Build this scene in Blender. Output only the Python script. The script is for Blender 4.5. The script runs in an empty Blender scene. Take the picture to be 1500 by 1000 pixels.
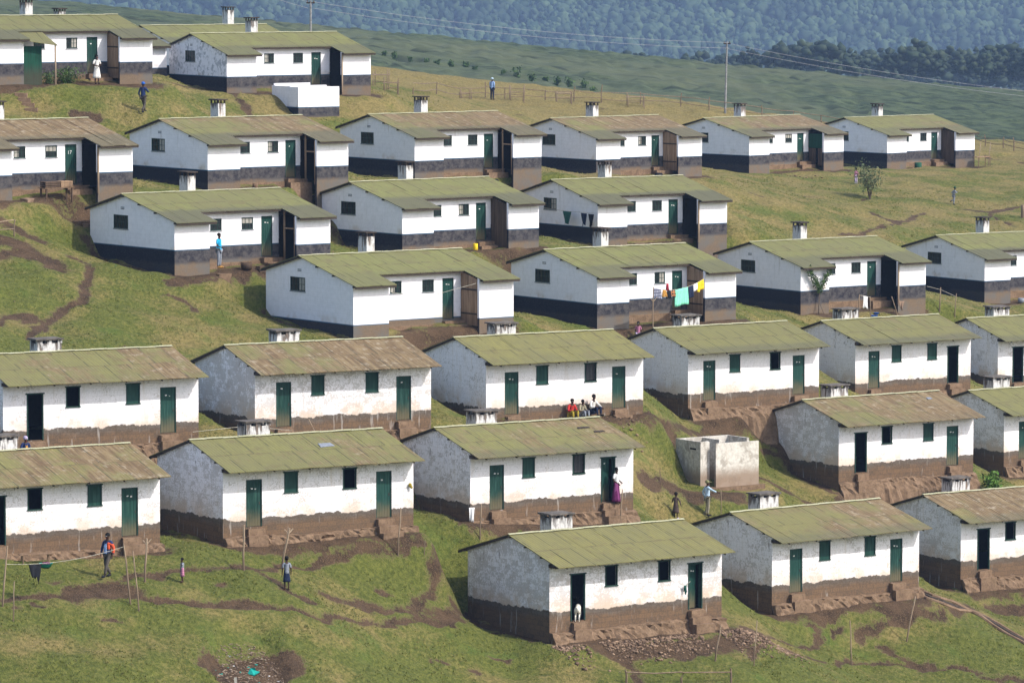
import bpy, math, random
import numpy as np
from mathutils import Vector, Matrix

random.seed(7)
RNG = np.random.default_rng(11)
SC = bpy.context.scene
COL = SC.collection
R = math.radians

# ------------------------------------------------------------------ camera
F_PX, PITCH = 7094.144, -0.0833359
cam_d = bpy.data.cameras.new("camera")
cam_d.sensor_width = 36.0
cam_d.lens = F_PX / 1500 * 36.0
cam_d.clip_start, cam_d.clip_end = 1.0, 9000.0
cam = bpy.data.objects.new("camera", cam_d)
cam.rotation_euler = (math.pi / 2 + PITCH, 0, 0)
COL.objects.link(cam)
SC.camera = cam
CP, SP = math.cos(PITCH), math.sin(PITCH)


def ray(px, py):
    xc = (px - 750) / F_PX
    zc = -(py - 500) / F_PX
    return np.array([xc, CP - zc * SP, SP + zc * CP])


# ------------------------------------------------------------------ house survey: ridge start (x,y,z), yaw, length factor
HOUSES_A = {
    'A1a': (-0.18, 209.52, -25.93, 35.08, 1.043),
    'A1b': (10.13, 224.35, -26.73, 37.12, 1.014),
    'A1c': (20.6, 241.68, -27.9, 33.47, 1),
    'A2a': (-24.07, 199.85, -21.42, 31.41, 1),
    'A2b': (-13.96, 207.95, -21.63, 30.92, 1.044),
    'A2c': (-3.58, 219.18, -22.24, 32.8, 0.99),
    'A2d': (14.84, 247.16, -23.65, 34.26, 0.987),
    'A2e': (24.92, 263.68, -24.72, 34.14, 1),
    'A3a': (-23.63, 211.69, -18.29, 29.33, 1.046),
    'A3b': (-13.21, 221.03, -18.64, 29.62, 1.014),
    'A3c': (-2.86, 233.29, -19.29, 30.95, 0.994),
    'A3d': (7.26, 248.98, -20.12, 33.78, 0.939),
    'A3e': (16.97, 265.69, -21.06, 34.46, 0.912),
    'A3f': (26.31, 279.99, -22.04, 31.44, 1),
}
HOUSES_B = {
    'B4b': (-10.6, 239.47, -15.75, 35.46, 1.01),
    'B4c': (1.66, 257.85, -16.63, 34.93, 0.969),
    'B4d': (13.86, 282.81, -17.79, 34.84, 0.984),
    'B4e': (26.7, 304.87, -18.77, 33.82, 1),
    'B3a': (-19.78, 244.78, -12.97, 36.94, 0.995),
    'B3b': (-8.86, 262.81, -13.28, 37.39, 0.974),
    'B3c': (2.28, 285.83, -14.31, 33.48, 0.979),
    'B1a': (-31.93, 276.95, -4.53, 30.93, 1.072),
    'B2a': (-29.98, 248.73, -9.48, 35.38, 0.971),
    'B2b': (-19.3, 264.4, -9.92, 36.41, 0.966),
    'B2c': (-8.62, 289.35, -10.58, 35.83, 0.976),
    'B2d': (2.52, 324.11, -12.11, 38.5, 0.972),
    'B2e': (14.11, 357.9, -13.36, 41.71, 1.036),
    'B2f': (25.76, 376.39, -14.01, 39.69, 1),
    'B1b': (-20.27, 305.4, -6.08, 30.85, 1.076),
    'B1c': (-25.3, 330, -6.03, 31.5, 1),
    'B1d': (-32.2, 306, -5.65, 31, 0.96),
}
ZA, ZB = 4.4, 3.8
LA, LB = 9.164, 9.764

# ------------------------------------------------------------------ terrain
CTRL = [[1.52, 207.09, -30.24], [9.34, 212.58, -30.31], [-2.04, 212.17, -29.92], [11.92, 221.98, -31.11], [19.33, 227.59, -30.95], [22.23, 239.21, -32.33], [-14.7, 202.09, -25.58], [-12.44, 205.41, -25.85], [-4.23, 210.32, -25.74], [-15.62, 210.72, -26.15], [-1.97, 216.68, -26.21], [5.66, 221.6, -26.71], [-5.33, 221.89, -26.27], [16.51, 244.71, -27.93], [23.99, 249.8, -28.12], [13.02, 249.83, -26.8], [26.58, 261.22, -29.07], [-13.82, 213.8, -22.18], [-22.18, 209.1, -21.93], [-11.74, 218.45, -22.28], [-3.66, 223.04, -22.4], [-1.34, 230.74, -22.91], [6.47, 235.43, -23.14], [8.91, 246.51, -24.66], [16.06, 251.3, -24.13], [18.64, 263.25, -24.94], [25.53, 267.97, -25.05], [27.85, 277.46, -25.78], [-7.72, 235.69, -19.58], [-6.03, 236.9, -19.49], [0.07, 241.24, -19.16], [-12.32, 242.14, -18.92], [4.5, 254.04, -20.55], [6.2, 255.23, -20.38], [10.33, 258.11, -20.41], [12.01, 259.29, -20.3], [-0.03, 260.53, -20.21], [16.7, 278.99, -21.84], [22.65, 283.14, -21.68], [24.34, 284.31, -21.57], [12.17, 285.49, -21.34], [29.47, 301.01, -22.71], [31.19, 302.17, -22.54], [25.06, 307.59, -22.64], [-16.8, 241.07, -16.74], [-15.15, 242.32, -16.74], [-21.56, 247.4, -16.11], [-5.86, 259.13, -16.82], [-0.18, 263.47, -16.97], [1.46, 264.72, -16.93], [-10.67, 265.42, -16.79], [5.03, 281.95, -17.84], [11.03, 285.92, -18.01], [12.75, 287.06, -18.02], [0.66, 288.56, -17.85], [-22.4, 277.12, -8.07], [-20.63, 278.18, -8.36], [-21.3, 249.07, -13.33], [-19.62, 250.26, -13.22], [-25.42, 246.15, -13.24], [-16.36, 260.67, -13.54], [-14.69, 261.9, -13.61], [-10.66, 264.87, -13.58], [-21.06, 267.04, -13.35], [-5.72, 285.59, -14.27], [-4.04, 286.8, -14.21], [0.09, 289.79, -14.48], [1.76, 290.99, -14.34], [-10.35, 292.01, -14.18], [5.59, 320.49, -15.88], [7.21, 321.78, -15.86], [12.79, 326.21, -16.03], [0.66, 326.69, -15.59], [17.38, 354.46, -17.22], [23.17, 359.62, -17.42], [24.71, 360.99, -17.38], [12.11, 360.37, -16.94], [28.91, 372.83, -17.85], [34.61, 377.56, -17.91], [36.19, 378.87, -18.08], [23.85, 378.92, -17.55], [-17.71, 301.4, -9.41], [-15.93, 302.46, -9.58], [-10.71, 305.58, -9.85], [-8.94, 306.63, -9.92], [-21.77, 308.2, -8.98]]
CTRL += [[60, 240, -35.5], [60, 280, -29], [60, 320, -24], [60, 360, -20], [60, 400, -18.5], [-52, 200, -28], [-52, 225, -19], [-52, 250, -11.5], [-52, 290, -6], [-52, 340, -7],
         [-30, 316, -8.2], [-22, 335, -9.4], [0, 185, -33.5], [-40, 180, -31.5], [40, 195, -37.5]]


def pix_ctrl(px, py, d):
    r = ray(px, py)
    t = d / r[1]
    CTRL.append(list(r * t))


for a in [(158, 852, 196.5), (420, 862, 200), (300, 1000, 190.2), (750, 1005, 202.5), (1300, 1000, 219), (60, 1000, 186.3), (450, 905, 198.6), (600, 905, 204.8), (60, 870, 193.5), (560, 800, 209.8), (620, 1000, 198.7),
          (1480, 900, 238), (1250, 940, 223), (720, 147, 392), (830, 152, 395), (640, 140, 370), (570, 133, 345), (930, 156, 398), (1000, 160, 400), (1060, 166, 402), (1250, 190, 405), (1310, 207, 402), (1450, 220, 393), (1550, 230, 390),
          (142, 112, 288), (208, 168, 280), (1397, 299, 345), (1275, 292, 342), (60, 470, 230), (150, 420, 237), (40, 385, 238), (1180, 290, 336), (1450, 320, 339), (40, 330, 244), (990, 760, 229), (1046, 722, 235), (300, 460, 237), (1400, 250, 368)]:
    pix_ctrl(*a)
CTRL += [[-1.99, 208.52, -29.55], [12.85, 247.68, -26.7], [25.26, 293.99, -21.73], [-9.83, 260.44, -16.59], [1.46, 271.86, -16.92], [-19.99, 256.24, -12.93], [5.22, 300.61, -14.99], [6.65, 300.12, -14.88], [1.92, 302.49, -14.52], [26.47, 294.07, -21.84], [-8.45, 258.94, -16.57], [-18.7, 256.78, -13.05], [7.32, 299.7, -14.81], [4.13, 301.07, -14.74], [3.04, 301.83, -14.59], [5.69, 300.44, -14.86], [6.16, 300.2, -14.82], [-9.97, 264.07, -16.82], [1.51, 281.51, -17.51], [5.14, 296.21, -14.77], [6.57, 296.69, -14.71], [1.88, 295.77, -14.21], [4.06, 296.14, -14.5], [2.98, 295.91, -14.31], [5.61, 296.28, -14.66], [6.08, 296.53, -14.65], [-9.55, 285.86, -13.98], [1.97, 310.71, -14.91]]
CT = np.array(CTRL)
LAM = 1.5e-3
_C0 = np.array([0., 260.])
_P = (CT[:, :2] - _C0) / 60


def _K(a, b):
    d2 = ((a[:, None, :] - b[None]) ** 2).sum(-1)
    return 0.5 * d2 * np.log(d2 + 1e-12)


_n = len(CT)
_A = np.zeros((_n + 3, _n + 3))
_A[:_n, :_n] = _K(_P, _P) + np.eye(_n) * LAM
_A[:_n, _n] = 1
_A[:_n, _n + 1:] = _P
_A[_n:, :_n] = _A[:_n, _n:].T
_W = np.linalg.solve(_A, np.concatenate([CT[:, 2], np.zeros(3)]))


def tps(x, y):
    x = np.atleast_1d(np.asarray(x, float)); y = np.atleast_1d(np.asarray(y, float))
    out = np.empty(x.shape)
    for i in range(0, x.size, 20000):
        p = (np.stack([x.ravel()[i:i + 20000], y.ravel()[i:i + 20000]], 1) - _C0) / 60
        out.ravel()[i:i + 20000] = _K(p, _P) @ _W[:_n] + _W[_n] + p @ _W[_n + 1:]
    return out


def hash2(ix, iy, s):
    h = (ix.astype(np.int64) * 374761393 + iy.astype(np.int64) * 668265263 + s * 982451653) & 0xffffffff
    h = ((h ^ (h >> 13)) * 1274126177) & 0xffffffff
    return ((h ^ (h >> 16)) & 0xffff) / 65535.0


def vnoise(x, y, scale, s=0):
    x = np.asarray(x, float) / scale; y = np.asarray(y, float) / scale
    ix, iy = np.floor(x), np.floor(y)
    fx, fy = x - ix, y - iy
    fx = fx * fx * (3 - 2 * fx); fy = fy * fy * (3 - 2 * fy)
    a, b = hash2(ix, iy, s), hash2(ix + 1, iy, s)
    c, d = hash2(ix, iy + 1, s), hash2(ix + 1, iy + 1, s)
    return (a * (1 - fx) + b * fx) * (1 - fy) + (c * (1 - fx) + d * fx) * fy


def smooth(e0, e1, x):
    t = np.clip((x - e0) / (e1 - e0), 0, 1)
    return t * t * (3 - 2 * t)


PADS = {"A1a": (4.31, 4.38, 0.32), "A1b": (4.38, 4.22, 0.35), "A1c": (4.42, 4.42, 0.35), "A2a": (4.15, 4.15, 0.35), "A2b": (4.22, 4.11, 0.1), "A2c": (3.97, 4.45, 0.1), "A2d": (4.28, 4.45, 0.8), "A2e": (4.35, 4.35, 0.35), "A3a": (3.85, 3.88, 0.35), "A3b": (3.85, 3.85, 0.35), "A3c": (3.85, 3.86, 0.35), "A3d": (4.45, 4.01, 0.35), "A3e": (3.89, 3.99, 0.35), "A3f": (3.85, 3.85, 0.35), "B4b": (3.83, 3.5, 0.66), "B4c": (3.93, 3.67, 0.35), "B4d": (3.95, 3.78, 0.4), "B4e": (3.94, 3.94, 0.1), "B3a": (3.77, 3.77, 0.63), "B3b": (3.54, 3.65, 0.1), "B3c": (3.53, 3.71, 0.1), "B1a": (3.69, 3.84, 0.35), "B2a": (3.76, 3.73, 0.35), "B2b": (3.62, 3.65, 0.2), "B2c": (3.7, 3.76, 0.1), "B2d": (3.77, 3.92, 0.29), "B2e": (3.85, 3.95, 0.27), "B2f": (3.83, 3.95, 0.29), "B1b": (3.5, 3.85, 0.6), "B1c": (3.8, 3.8, 0.3), "B1d": (3.8, 3.8, 0.3)}

EXTRA_PADS = []


def pads(x, y, h):
    """level house platforms cut into the slope: depth below the ridge at the front corners, rise to the back"""
    sw = np.zeros(h.shape); sz = np.zeros(h.shape); mx = np.zeros(h.shape)
    for n, (fl, fr, rise) in PADS.items():
        a_ = n in HOUSES_A
        hh = HOUSES_A[n] if a_ else HOUSES_B[n]
        an = R(hh[3]); L = (LA if a_ else LB) * hh[4]
        m = (np.abs(x - hh[0] - 4 * math.cos(an)) < 11) & (np.abs(y - hh[1] - 4 * math.sin(an)) < 11)
        if not m.any(): continue
        dx, dy = x[m] - hh[0], y[m] - hh[1]
        u = dx * math.cos(an) + dy * math.sin(an); v = -dx * math.sin(an) + dy * math.cos(an)
        vf, vb = (-2.98, 3.22) if a_ else (-4.74, 3.17)
        du = np.maximum(np.maximum(-u, u - L), 0); dv = np.where(v < vf, vf - v, np.where(v > vb, v - vb, 0))
        d = np.hypot(du, dv)
        w = 1 - smooth(.4, 2.9 if n == 'A1a' else 2.3, d)
        z = hh[2] - fl + (fl - fr) * np.clip(u / L, -.1, 1.1) + rise * np.clip((v - vf) / (vb - vf), 0, 1.3) - .07 * np.clip(vf - v, 0, 3)
        sw[m] += w; sz[m] += w * z; mx[m] = np.maximum(mx[m], w)
    for x0, y0, z0, an, L, D, rise in EXTRA_PADS:
        m = (np.abs(x - x0) < 12) & (np.abs(y - y0) < 12)
        if not m.any(): continue
        dx, dy = x[m] - x0, y[m] - y0
        u = dx * math.cos(an) + dy * math.sin(an); v = -dx * math.sin(an) + dy * math.cos(an)
        du = np.maximum(np.maximum(-u, u - L), 0); dv = np.maximum(np.maximum(-v - .6, v - D), 0)
        w = 1 - smooth(.6, 3.2, np.hypot(du, dv))
        w = w * (1 - mx[m])
        z = z0 + rise * np.clip(v / D, -.5, 1.3) - .04 * u
        sw[m] += w; sz[m] += w * z; mx[m] = np.maximum(mx[m], w)
    return np.where(sw > 1e-6, h * (1 - mx) + sz / np.maximum(sw, 1e-6) * mx, h)


def base_h(x, y):
    """village slope, crest, dip behind it, tea hillside, valley in front of the camera's foot"""
    x = np.asarray(x, float); y = np.asarray(y, float)
    h = tps(np.clip(x, -52, 62), np.clip(y, 182, 408)) if x.size else np.zeros(0)
    h = pads(x, y, h.reshape(x.shape))
    h = h - np.clip(np.abs(x) - 57, 0, 200) * .05
    crest = smooth(406, 480, y) * 12
    h = h - np.where(y > 405, crest + (np.clip(y, 405, 480) - 405) * .03, 0)
    tea = -26.0 + .0475 * (y - 600) - .094 * x - 2.6 * smooth(700, 860, y) * np.clip((y - 700) / 100, 0, 2) ** 1.3
    h = h + 1.5 * np.exp(-(((x + 9.0) / 2.6) ** 2 + ((y - 334) / 6.0) ** 2))
    k = smooth(430, 600, y)
    h = h * (1 - k) + tea * k
    far = smooth(820, 1000, y)
    hill = -34 - .02 * x - 76 * smooth(1000, 3050, y) + 84 * smooth(3060, 3600, y)
    hill = hill + smooth(3000, 3200, y) * 26 * (vnoise(x + .4 * y, y * .4, 130, 61) - .5)
    h = h * (1 - far) + hill * far
    near = smooth(178, 60, y)
    h = h * (1 - near) + (-38.0 + .05 * np.abs(x)) * near
    cn = smooth(50, 5, y)
    h = h * (1 - cn) + -3.0 * cn
    return h


def at(px, py, off=0.0):
    """point of the slope seen at a photo pixel"""
    r = ray(px, py)
    t = np.arange(180, 440, .1)
    z = base_h(r[0] * t, r[1] * t)
    below = np.nonzero(r[2] * t < z + off)[0]
    i = below[0] if len(below) else len(t) - 1
    return np.array([r[0] * t[i], r[1] * t[i], z[i]])


_w = at(1026, 712)
EXTRA_PADS.append((_w[0], _w[1], _w[2], R(34), 3.2, 2.1, .3))
# ------------------------------------------------------------------ dirt, paths, grass tone
PATHS = []   # world polyline, half width, strength


def path(pts, w, s=1.0):
    PATHS.append((np.array([at(*p)[:2] for p in pts]), w * .55, s))


path([(101, 375), (122, 385), (133, 397), (128, 410), (120, 420)], .42)
path([(120, 424), (123, 434), (112, 447), (93, 453), (70, 466), (55, 480), (40, 493)], .5)
path([(-5, 472), (12, 462), (30, 457), (48, 458), (35, 470)], .5)
path([(-20, 345), (10, 352), (45, 368), (80, 388)], 1.15, 1.1)
path([(-20, 375), (30, 372), (70, 380)], .8)
path([(0, 318), (30, 335), (60, 352)], .7)
path([(330, 393), (370, 400), (420, 408), (480, 412)], .8)
path([(240, 410), (275, 412), (330, 405)], .35)
path([(255, 433), (275, 440), (292, 455)], .3)
path([(0, 873), (77, 871), (120, 865)], .3)
path([(112, 866), (150, 862), (187, 868)], .85, 1.2)
path([(120, 865), (160, 856), (187, 847), (240, 841), (320, 831), (373, 828), (401, 847), (425, 865), (460, 880)], .32)
path([(373, 828), (393, 828), (473, 817), (513, 807), (567, 803), (620, 796)], .33)
path([(187, 876), (267, 884), (400, 892), (460, 900), (540, 908), (620, 911), (673, 913), (727, 922)], .32)
path([(473, 866), (540, 888), (600, 895), (680, 902)], .5)
path([(600, 898), (660, 905), (700, 912)], .5)
path([(740, 915), (800, 935), (900, 950), (1000, 950), (1080, 935), (1110, 925)], .9, 1.2)
path([(900, 960), (915, 972), (930, 990), (940, 1005)], .5)
path([(1100, 927), (1153, 937), (1207, 943)], .35)
path([(1260, 937), (1287, 924), (1319, 905), (1345, 890)], .35)
path([(1287, 950), (1327, 964), (1361, 975)], .35)
path([(1100, 959), (1180, 957), (1247, 967), (1327, 975), (1393, 980), (1447, 990), (1500, 996)], .26)
path([(1280, 884), (1330, 890), (1380, 897)], .6, 1.0)
path([(1400, 893), (1450, 890), (1510, 888)], .6)
path([(940, 702), (975, 708), (1040, 724), (1085, 728)], .75, 1.1)
path([(955, 613), (990, 625), (1040, 622), (1080, 628), (1130, 612)], .6)
path([(1090, 690), (1130, 702), (1180, 735), (1230, 722)], .35)
path([(1249, 303), (1285, 315), (1313, 325), (1340, 318), (1353, 311)], .4)
path([(1313, 325), (1290, 335), (1271, 341), (1235, 343)], .35)
path([(1415, 305), (1447, 310), (1475, 306), (1500, 302)], .5)
path([(1447, 312), (1470, 325), (1490, 332)], .35)
path([(227, 117), (270, 124), (317, 131), (345, 142), (357, 155), (365, 166)], .55)
path([(110, 165), (130, 170), (145, 174)], .6)
path([(1105, 283), (1120, 288)], .5)
path([(1310, 288), (1322, 290)], .3)
path([(1260, 291), (1290, 293)], .3)
path([(310, 968), (350, 975), (395, 985), (420, 968), (360, 958)], 1.0, 1.3)
path([(540, 455), (600, 485), (680, 478), (720, 480)], .7)
path([(900, 468), (960, 478), (1000, 470), (1060, 476)], .5)
path([(660, 295), (720, 292)], .3)
path([(620, 277), (700, 275), (770, 272)], .5)
path([(870, 160), (905, 160)], .4)
path([(1440, 228), (1500, 240)], .4)
for q in [(330, 855), (155, 906), (25, 890), (60, 886), (505, 813), (615, 800), (640, 965), (690, 975), (730, 962), (205, 352), (245, 430), (200, 365), (1190, 920), (410, 953),
          (1230, 928), (560, 868), (75, 850), (180, 510), (100, 510), (1000, 660), (1125, 665), (760, 168), (900, 163), (1180, 285)]:
    path([(q[0] - 8, q[1]), (q[0] + 8, q[1] + 1)], .22)


def house_frame(n):
    h = HOUSES_A.get(n) or HOUSES_B[n]
    a = R(h[3])
    u = np.array([math.cos(a), math.sin(a)]); v = np.array([-math.sin(a), math.cos(a)])
    L = (LA if n in HOUSES_A else LB) * h[4]
    return np.array(h[:2]), u, v, L


for n in list(HOUSES_A) + list(HOUSES_B):
    o, u, v, L = house_frame(n)
    if n in HOUSES_A:
        PATHS.append((np.array([o + u * .2 - v * 3.6, o + u * (L - .2) - v * 3.35]), .5, 1.0))
        PATHS.append((np.array([o - u * .2 - v * 3.0, o - u * .2 + v * 3.3]), .28, .9))
    else:
        PATHS.append((np.array([o + u * .3 - v * 5.05, o + u * 2.2 - v * 5.05, o + u * 5 - v * 4.2, o + u * (L - 2) - v * 5.2, o + u * (L - .3) - v * 5.15]), .62, 1.0))
        PATHS.append((np.array([o - u * .1 - v * 4.7, o - u * .1 + v * 3.1]), .22, .9))


def dirt_field(x, y):
    d = np.zeros(x.shape)
    wx = x + (vnoise(x, y, 1.3, 5) - .5) * .45 + (vnoise(x, y, .45, 6) - .5) * .35
    wy = y + (vnoise(x, y, 1.3, 7) - .5) * .6 + (vnoise(x, y, .45, 8) - .5) * .45
    for pts, w, s in PATHS:
        for a, b in zip(pts[:-1], pts[1:]):
            m = (x > min(a[0], b[0]) - 4) & (x < max(a[0], b[0]) + 4) & (y > min(a[1], b[1]) - 5) & (y < max(a[1], b[1]) + 5)
            if not m.any():
                continue
            ab = b - a
            t = np.clip(((wx[m] - a[0]) * ab[0] + (wy[m] - a[1]) * ab[1]) / (ab @ ab + 1e-9), 0, 1)
            r = np.hypot(wx[m] - a[0] - t * ab[0], (wy[m] - a[1] - t * ab[1]) * .75)
            d[m] = np.maximum(d[m], s * (1 - smooth(w * .25, w * 1.75, r)))
    n = vnoise(x, y, .9, 41) * .6 + vnoise(x, y, .35, 42) * .4
    return np.clip(d * (.45 + 1.05 * n), 0, 1)


PIT = at(365, 972)[:2]


def full_h(x, y, dirt=None):
    x = np.asarray(x, float); y = np.asarray(y, float)
    h = base_h(x, y)
    if dirt is None:
        dirt = dirt_field(np.atleast_1d(x), np.atleast_1d(y)).reshape(x.shape)
    vill = smooth(178, 188, y) * (1 - smooth(408, 430, y))
    bump = (vnoise(x, y, 3.2, 1) - .5) * .34 + (vnoise(x, y, 1.1, 2) - .5) * .2 + (vnoise(x * .55, y, .5, 3) - .5) * .12
    h = h + vill * (bump * (1 - .7 * dirt) - .1 * dirt + (vnoise(x, y, .4, 9) - .5) * .05 * dirt)
    p = np.hypot((x - PIT[0]) / 1.7, (y - PIT[1]) / 4.2)
    h = h - .5 * (1 - smooth(.6, 1.05, p))
    tea = smooth(560, 620, y) * (1 - smooth(840, 900, y))
    h = h + tea * ((vnoise(x, y, 2.4, 21) - .5) * .9 + (vnoise(x * .5, y, 1.2, 22) - .5) * .5)
    return h


def gz(x, y):
    return float(full_h(np.array([x]), np.array([y]))[0])


def spot(px, py):
    p = at(px, py)
    return Vector((p[0], p[1], gz(p[0], p[1])))


# ------------------------------------------------------------------ material helper
class NT:
    def __init__(s, name):
        s.m = bpy.data.materials.new(name)
        s.m.use_nodes = True
        s.t = s.m.node_tree
        s.b = s.t.nodes['Principled BSDF']
        s.b.inputs['Roughness'].default_value = .9
        s.b.inputs['Specular IOR Level'].default_value = .2

    def n(s, ty, **k):
        nd = s.t.nodes.new(ty)
        for a, v in k.items():
            if a.startswith('i_'):
                s.put(nd.inputs[a[2:].replace('_', ' ')], v)
            else:
                setattr(nd, a, v)
        return nd

    def put(s, sock, v):
        if hasattr(v, 'links') or isinstance(v, bpy.types.NodeSocket):
            s.t.links.new(v, sock)
        else:
            if isinstance(v, tuple) and len(v) == 3 and sock.type == 'RGBA':
                v = v + (1,)
            sock.default_value = v

    def math(s, op, a, b=0.0, c=0.0, clamp=False):
        nd = s.t.nodes.new('ShaderNodeMath'); nd.operation = op; nd.use_clamp = clamp
        for i, v in enumerate((a, b, c)):
            s.put(nd.inputs[i], v)
        return nd.outputs[0]

    def mix(s, f, a, b):
        nd = s.t.nodes.new('ShaderNodeMix'); nd.data_type = 'RGBA'
        s.put(nd.inputs['Factor'], f); s.put(nd.inputs[6], a); s.put(nd.inputs[7], b)
        return nd.outputs[2]

    def step(s, v, e0, e1):
        nd = s.t.nodes.new('ShaderNodeMapRange'); nd.interpolation_type = 'SMOOTHSTEP'
        s.put(nd.inputs['Value'], v); s.put(nd.inputs['From Min'], e0); s.put(nd.inputs['From Max'], e1)
        return nd.outputs[0]

    def coord(s, kind='Object'):
        return s.n('ShaderNodeTexCoord').outputs[kind]

    def noise(s, vec, scale, detail=3, rough=.6, stretch=None, off=None):
        if stretch or off is not None:
            mp = s.n('ShaderNodeMapping')
            s.put(mp.inputs['Vector'], vec)
            if stretch: mp.inputs['Scale'].default_value = stretch
            if off is not None: s.put(mp.inputs['Location'], off)
            vec = mp.outputs[0]
        nd = s.n('ShaderNodeTexNoise')
        s.put(nd.inputs['Vector'], vec)
        nd.inputs['Scale'].default_value = scale; nd.inputs['Detail'].default_value = detail; nd.inputs['Roughness'].default_value = rough
        return nd.outputs['Fac']

    def xyz(s, vec):
        nd = s.n('ShaderNodeSeparateXYZ'); s.put(nd.inputs[0], vec)
        return nd.outputs

    def objcol(s):
        oi = s.n('ShaderNodeObjectInfo')
        sp = s.n('ShaderNodeSeparateColor'); s.put(sp.inputs[0], oi.outputs['Color'])
        return sp.outputs[0], sp.outputs[1], sp.outputs[2], oi.outputs['Random']

    def bump(s, h, strength=.3, dist=.03):
        nd = s.n('ShaderNodeBump'); nd.inputs['Strength'].default_value = strength; nd.inputs['Distance'].default_value = dist
        s.put(nd.inputs['Height'], h)
        s.t.links.new(nd.outputs[0], s.b.inputs['Normal'])

    def done(s, colr):
        s.put(s.b.inputs['Base Color'], colr)
        return s.m


def plain(name, c, rough=.9, var=.25, sc=6, dark=.5):
    k = NT(name)
    nz = k.noise(k.coord(), sc, 4)
    cc = k.mix(k.step(nz, .35, .75), c, tuple(x * dark for x in c))
    if var < .01: cc = c
    k.b.inputs['Roughness'].default_value = rough
    return k.done(cc)


M = {}
HAZE = 1.35e-4


def seedvec(k, rnd):
    cb = k.n('ShaderNodeCombineXYZ')
    k.put(cb.inputs[0], k.math('MULTIPLY', rnd, 37.0)); k.put(cb.inputs[1], k.math('MULTIPLY', rnd, 71.0)); k.put(cb.inputs[2], k.math('MULTIPLY', rnd, 13.0))
    return cb.outputs[0]


def wall_plain():
    """whitewashed block wall with a worn grey and brown base; object colour = (gable wear, base height / 4, front wear)"""
    k = NT('whitewash_block'); v = k.coord(); x, y, z = k.xyz(v)
    r, g, b, rnd = k.objcol(); off = seedvec(k, rnd)
    nrm = k.xyz(k.coord('Normal'))
    gab = k.step(k.math('ABSOLUTE', nrm[0]), .4, .6)
    wear = k.math('ADD', k.math('MULTIPLY', gab, r), k.math('MULTIPLY', k.math('SUBTRACT', 1.0, gab), k.math('ADD', b, .22)))
    hor = k.math('ADD', k.math('MULTIPLY', gab, y), k.math('MULTIPLY', k.math('SUBTRACT', 1.0, gab), x))
    cb = k.n('ShaderNodeCombineXYZ'); k.put(cb.inputs[0], hor); k.put(cb.inputs[1], z)
    br = k.n('ShaderNodeTexBrick'); k.put(br.inputs['Vector'], cb.outputs[0])
    br.inputs['Scale'].default_value = 1.0; br.inputs['Brick Width'].default_value = .42; br.inputs['Row Height'].default_value = .22; br.inputs['Mortar Size'].default_value = .012
    br.inputs['Color1'].default_value = (.15, .15, .15, 1); br.inputs['Color2'].default_value = (.85, .85, .85, 1); br.inputs['Mortar'].default_value = (.5, .5, .5, 1)
    bv = k.n('ShaderNodeSeparateColor'); k.put(bv.inputs[0], br.outputs[0])
    blk = bv.outputs[0]
    big = k.noise(v, .9, 3, .6, off=off); med = k.noise(v, 3.5, 5, .7, off=off); fine = k.noise(v, 14, 4, .7, off=off)
    stk = k.noise(v, 5, 3, .6, stretch=(1, 1, .14), off=off)
    white = k.mix(k.step(fine, .3, .8), (.83, .812, .838), (.67, .655, .67))
    jn = br.outputs['Fac']
    white = k.mix(k.math('MULTIPLY', jn, .22), white, (.45, .44, .43))
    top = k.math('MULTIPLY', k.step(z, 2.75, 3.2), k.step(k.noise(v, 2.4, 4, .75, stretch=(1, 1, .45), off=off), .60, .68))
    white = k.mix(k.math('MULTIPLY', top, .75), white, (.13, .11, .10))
    white = k.mix(k.math('MULTIPLY', k.step(stk, .5, .8), .5), white, (.60, .54, .46))
    # bare grey-brown patches
    e = k.math('ADD', k.math('ADD', k.math('MULTIPLY', med, .6), k.math('MULTIPLY', big, .55)), k.math('MULTIPLY', blk, .34))
    e = k.math('ADD', e, k.math('MULTIPLY', k.math('SUBTRACT', fine, .5), .9))
    thr = k.math('SUBTRACT', 1.13, k.math('MULTIPLY', wear, .52))
    patch = k.step(k.math('SUBTRACT', e, thr), -.03, .06)
    pc = k.mix(blk, (.42, .40, .385), (.30, .23, .165))
    pc = k.mix(k.step(med, .35, .7), pc, (.42, .41, .40))
    c = k.mix(k.math('MULTIPLY', patch, .6), white, pc)
    # rusty spatter near the base of the white
    sp = k.math('MULTIPLY', k.step(fine, .6, .72), k.step(k.noise(v, 1.1, 2, .5, off=off), .5, .68))
    c = k.mix(k.math('MULTIPLY', sp, k.math('MULTIPLY', k.math('ADD', wear, .1), .9), clamp=True), c, (.33, .17, .09))
    # orange mud splash just above the base
    zb = k.math('MULTIPLY', g, 4.0)
    zz = k.math('ADD', z, k.math('MULTIPLY', k.math('SUBTRACT', med, .5), .34))
    zz = k.math('ADD', zz, k.math('MULTIPLY', k.math('SUBTRACT', big, .5), .42))
    rel = k.math('SUBTRACT', zz, zb)
    splash = k.math('MULTIPLY', k.math('SUBTRACT', 1.0, k.step(rel, .0, 1.0)), k.step(big, .34, .6))
    c = k.mix(k.math('MULTIPLY', splash, .72), c, (.56, .42, .30))
    base = k.mix(k.step(rel, -.42, -.08), (.155, .096, .055), (.125, .108, .092))
    base = k.mix(k.step(k.math('ADD', fine, k.math('MULTIPLY', blk, .25)), .45, .85), base, (.085, .062, .043))
    base = k.mix(k.math('MULTIPLY', br.outputs['Fac'], .4), base, (.07, .05, .038))
    base = k.mix(k.math('MULTIPLY', k.step(stk, .6, .72), .5), base, (.42, .39, .36))
    c = k.mix(k.step(rel, -.03, .02), base, c)
    k.bump(k.math('ADD', k.math('MULTIPLY', blk, .3), med), .35, .02)
    return k.done(c)


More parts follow.
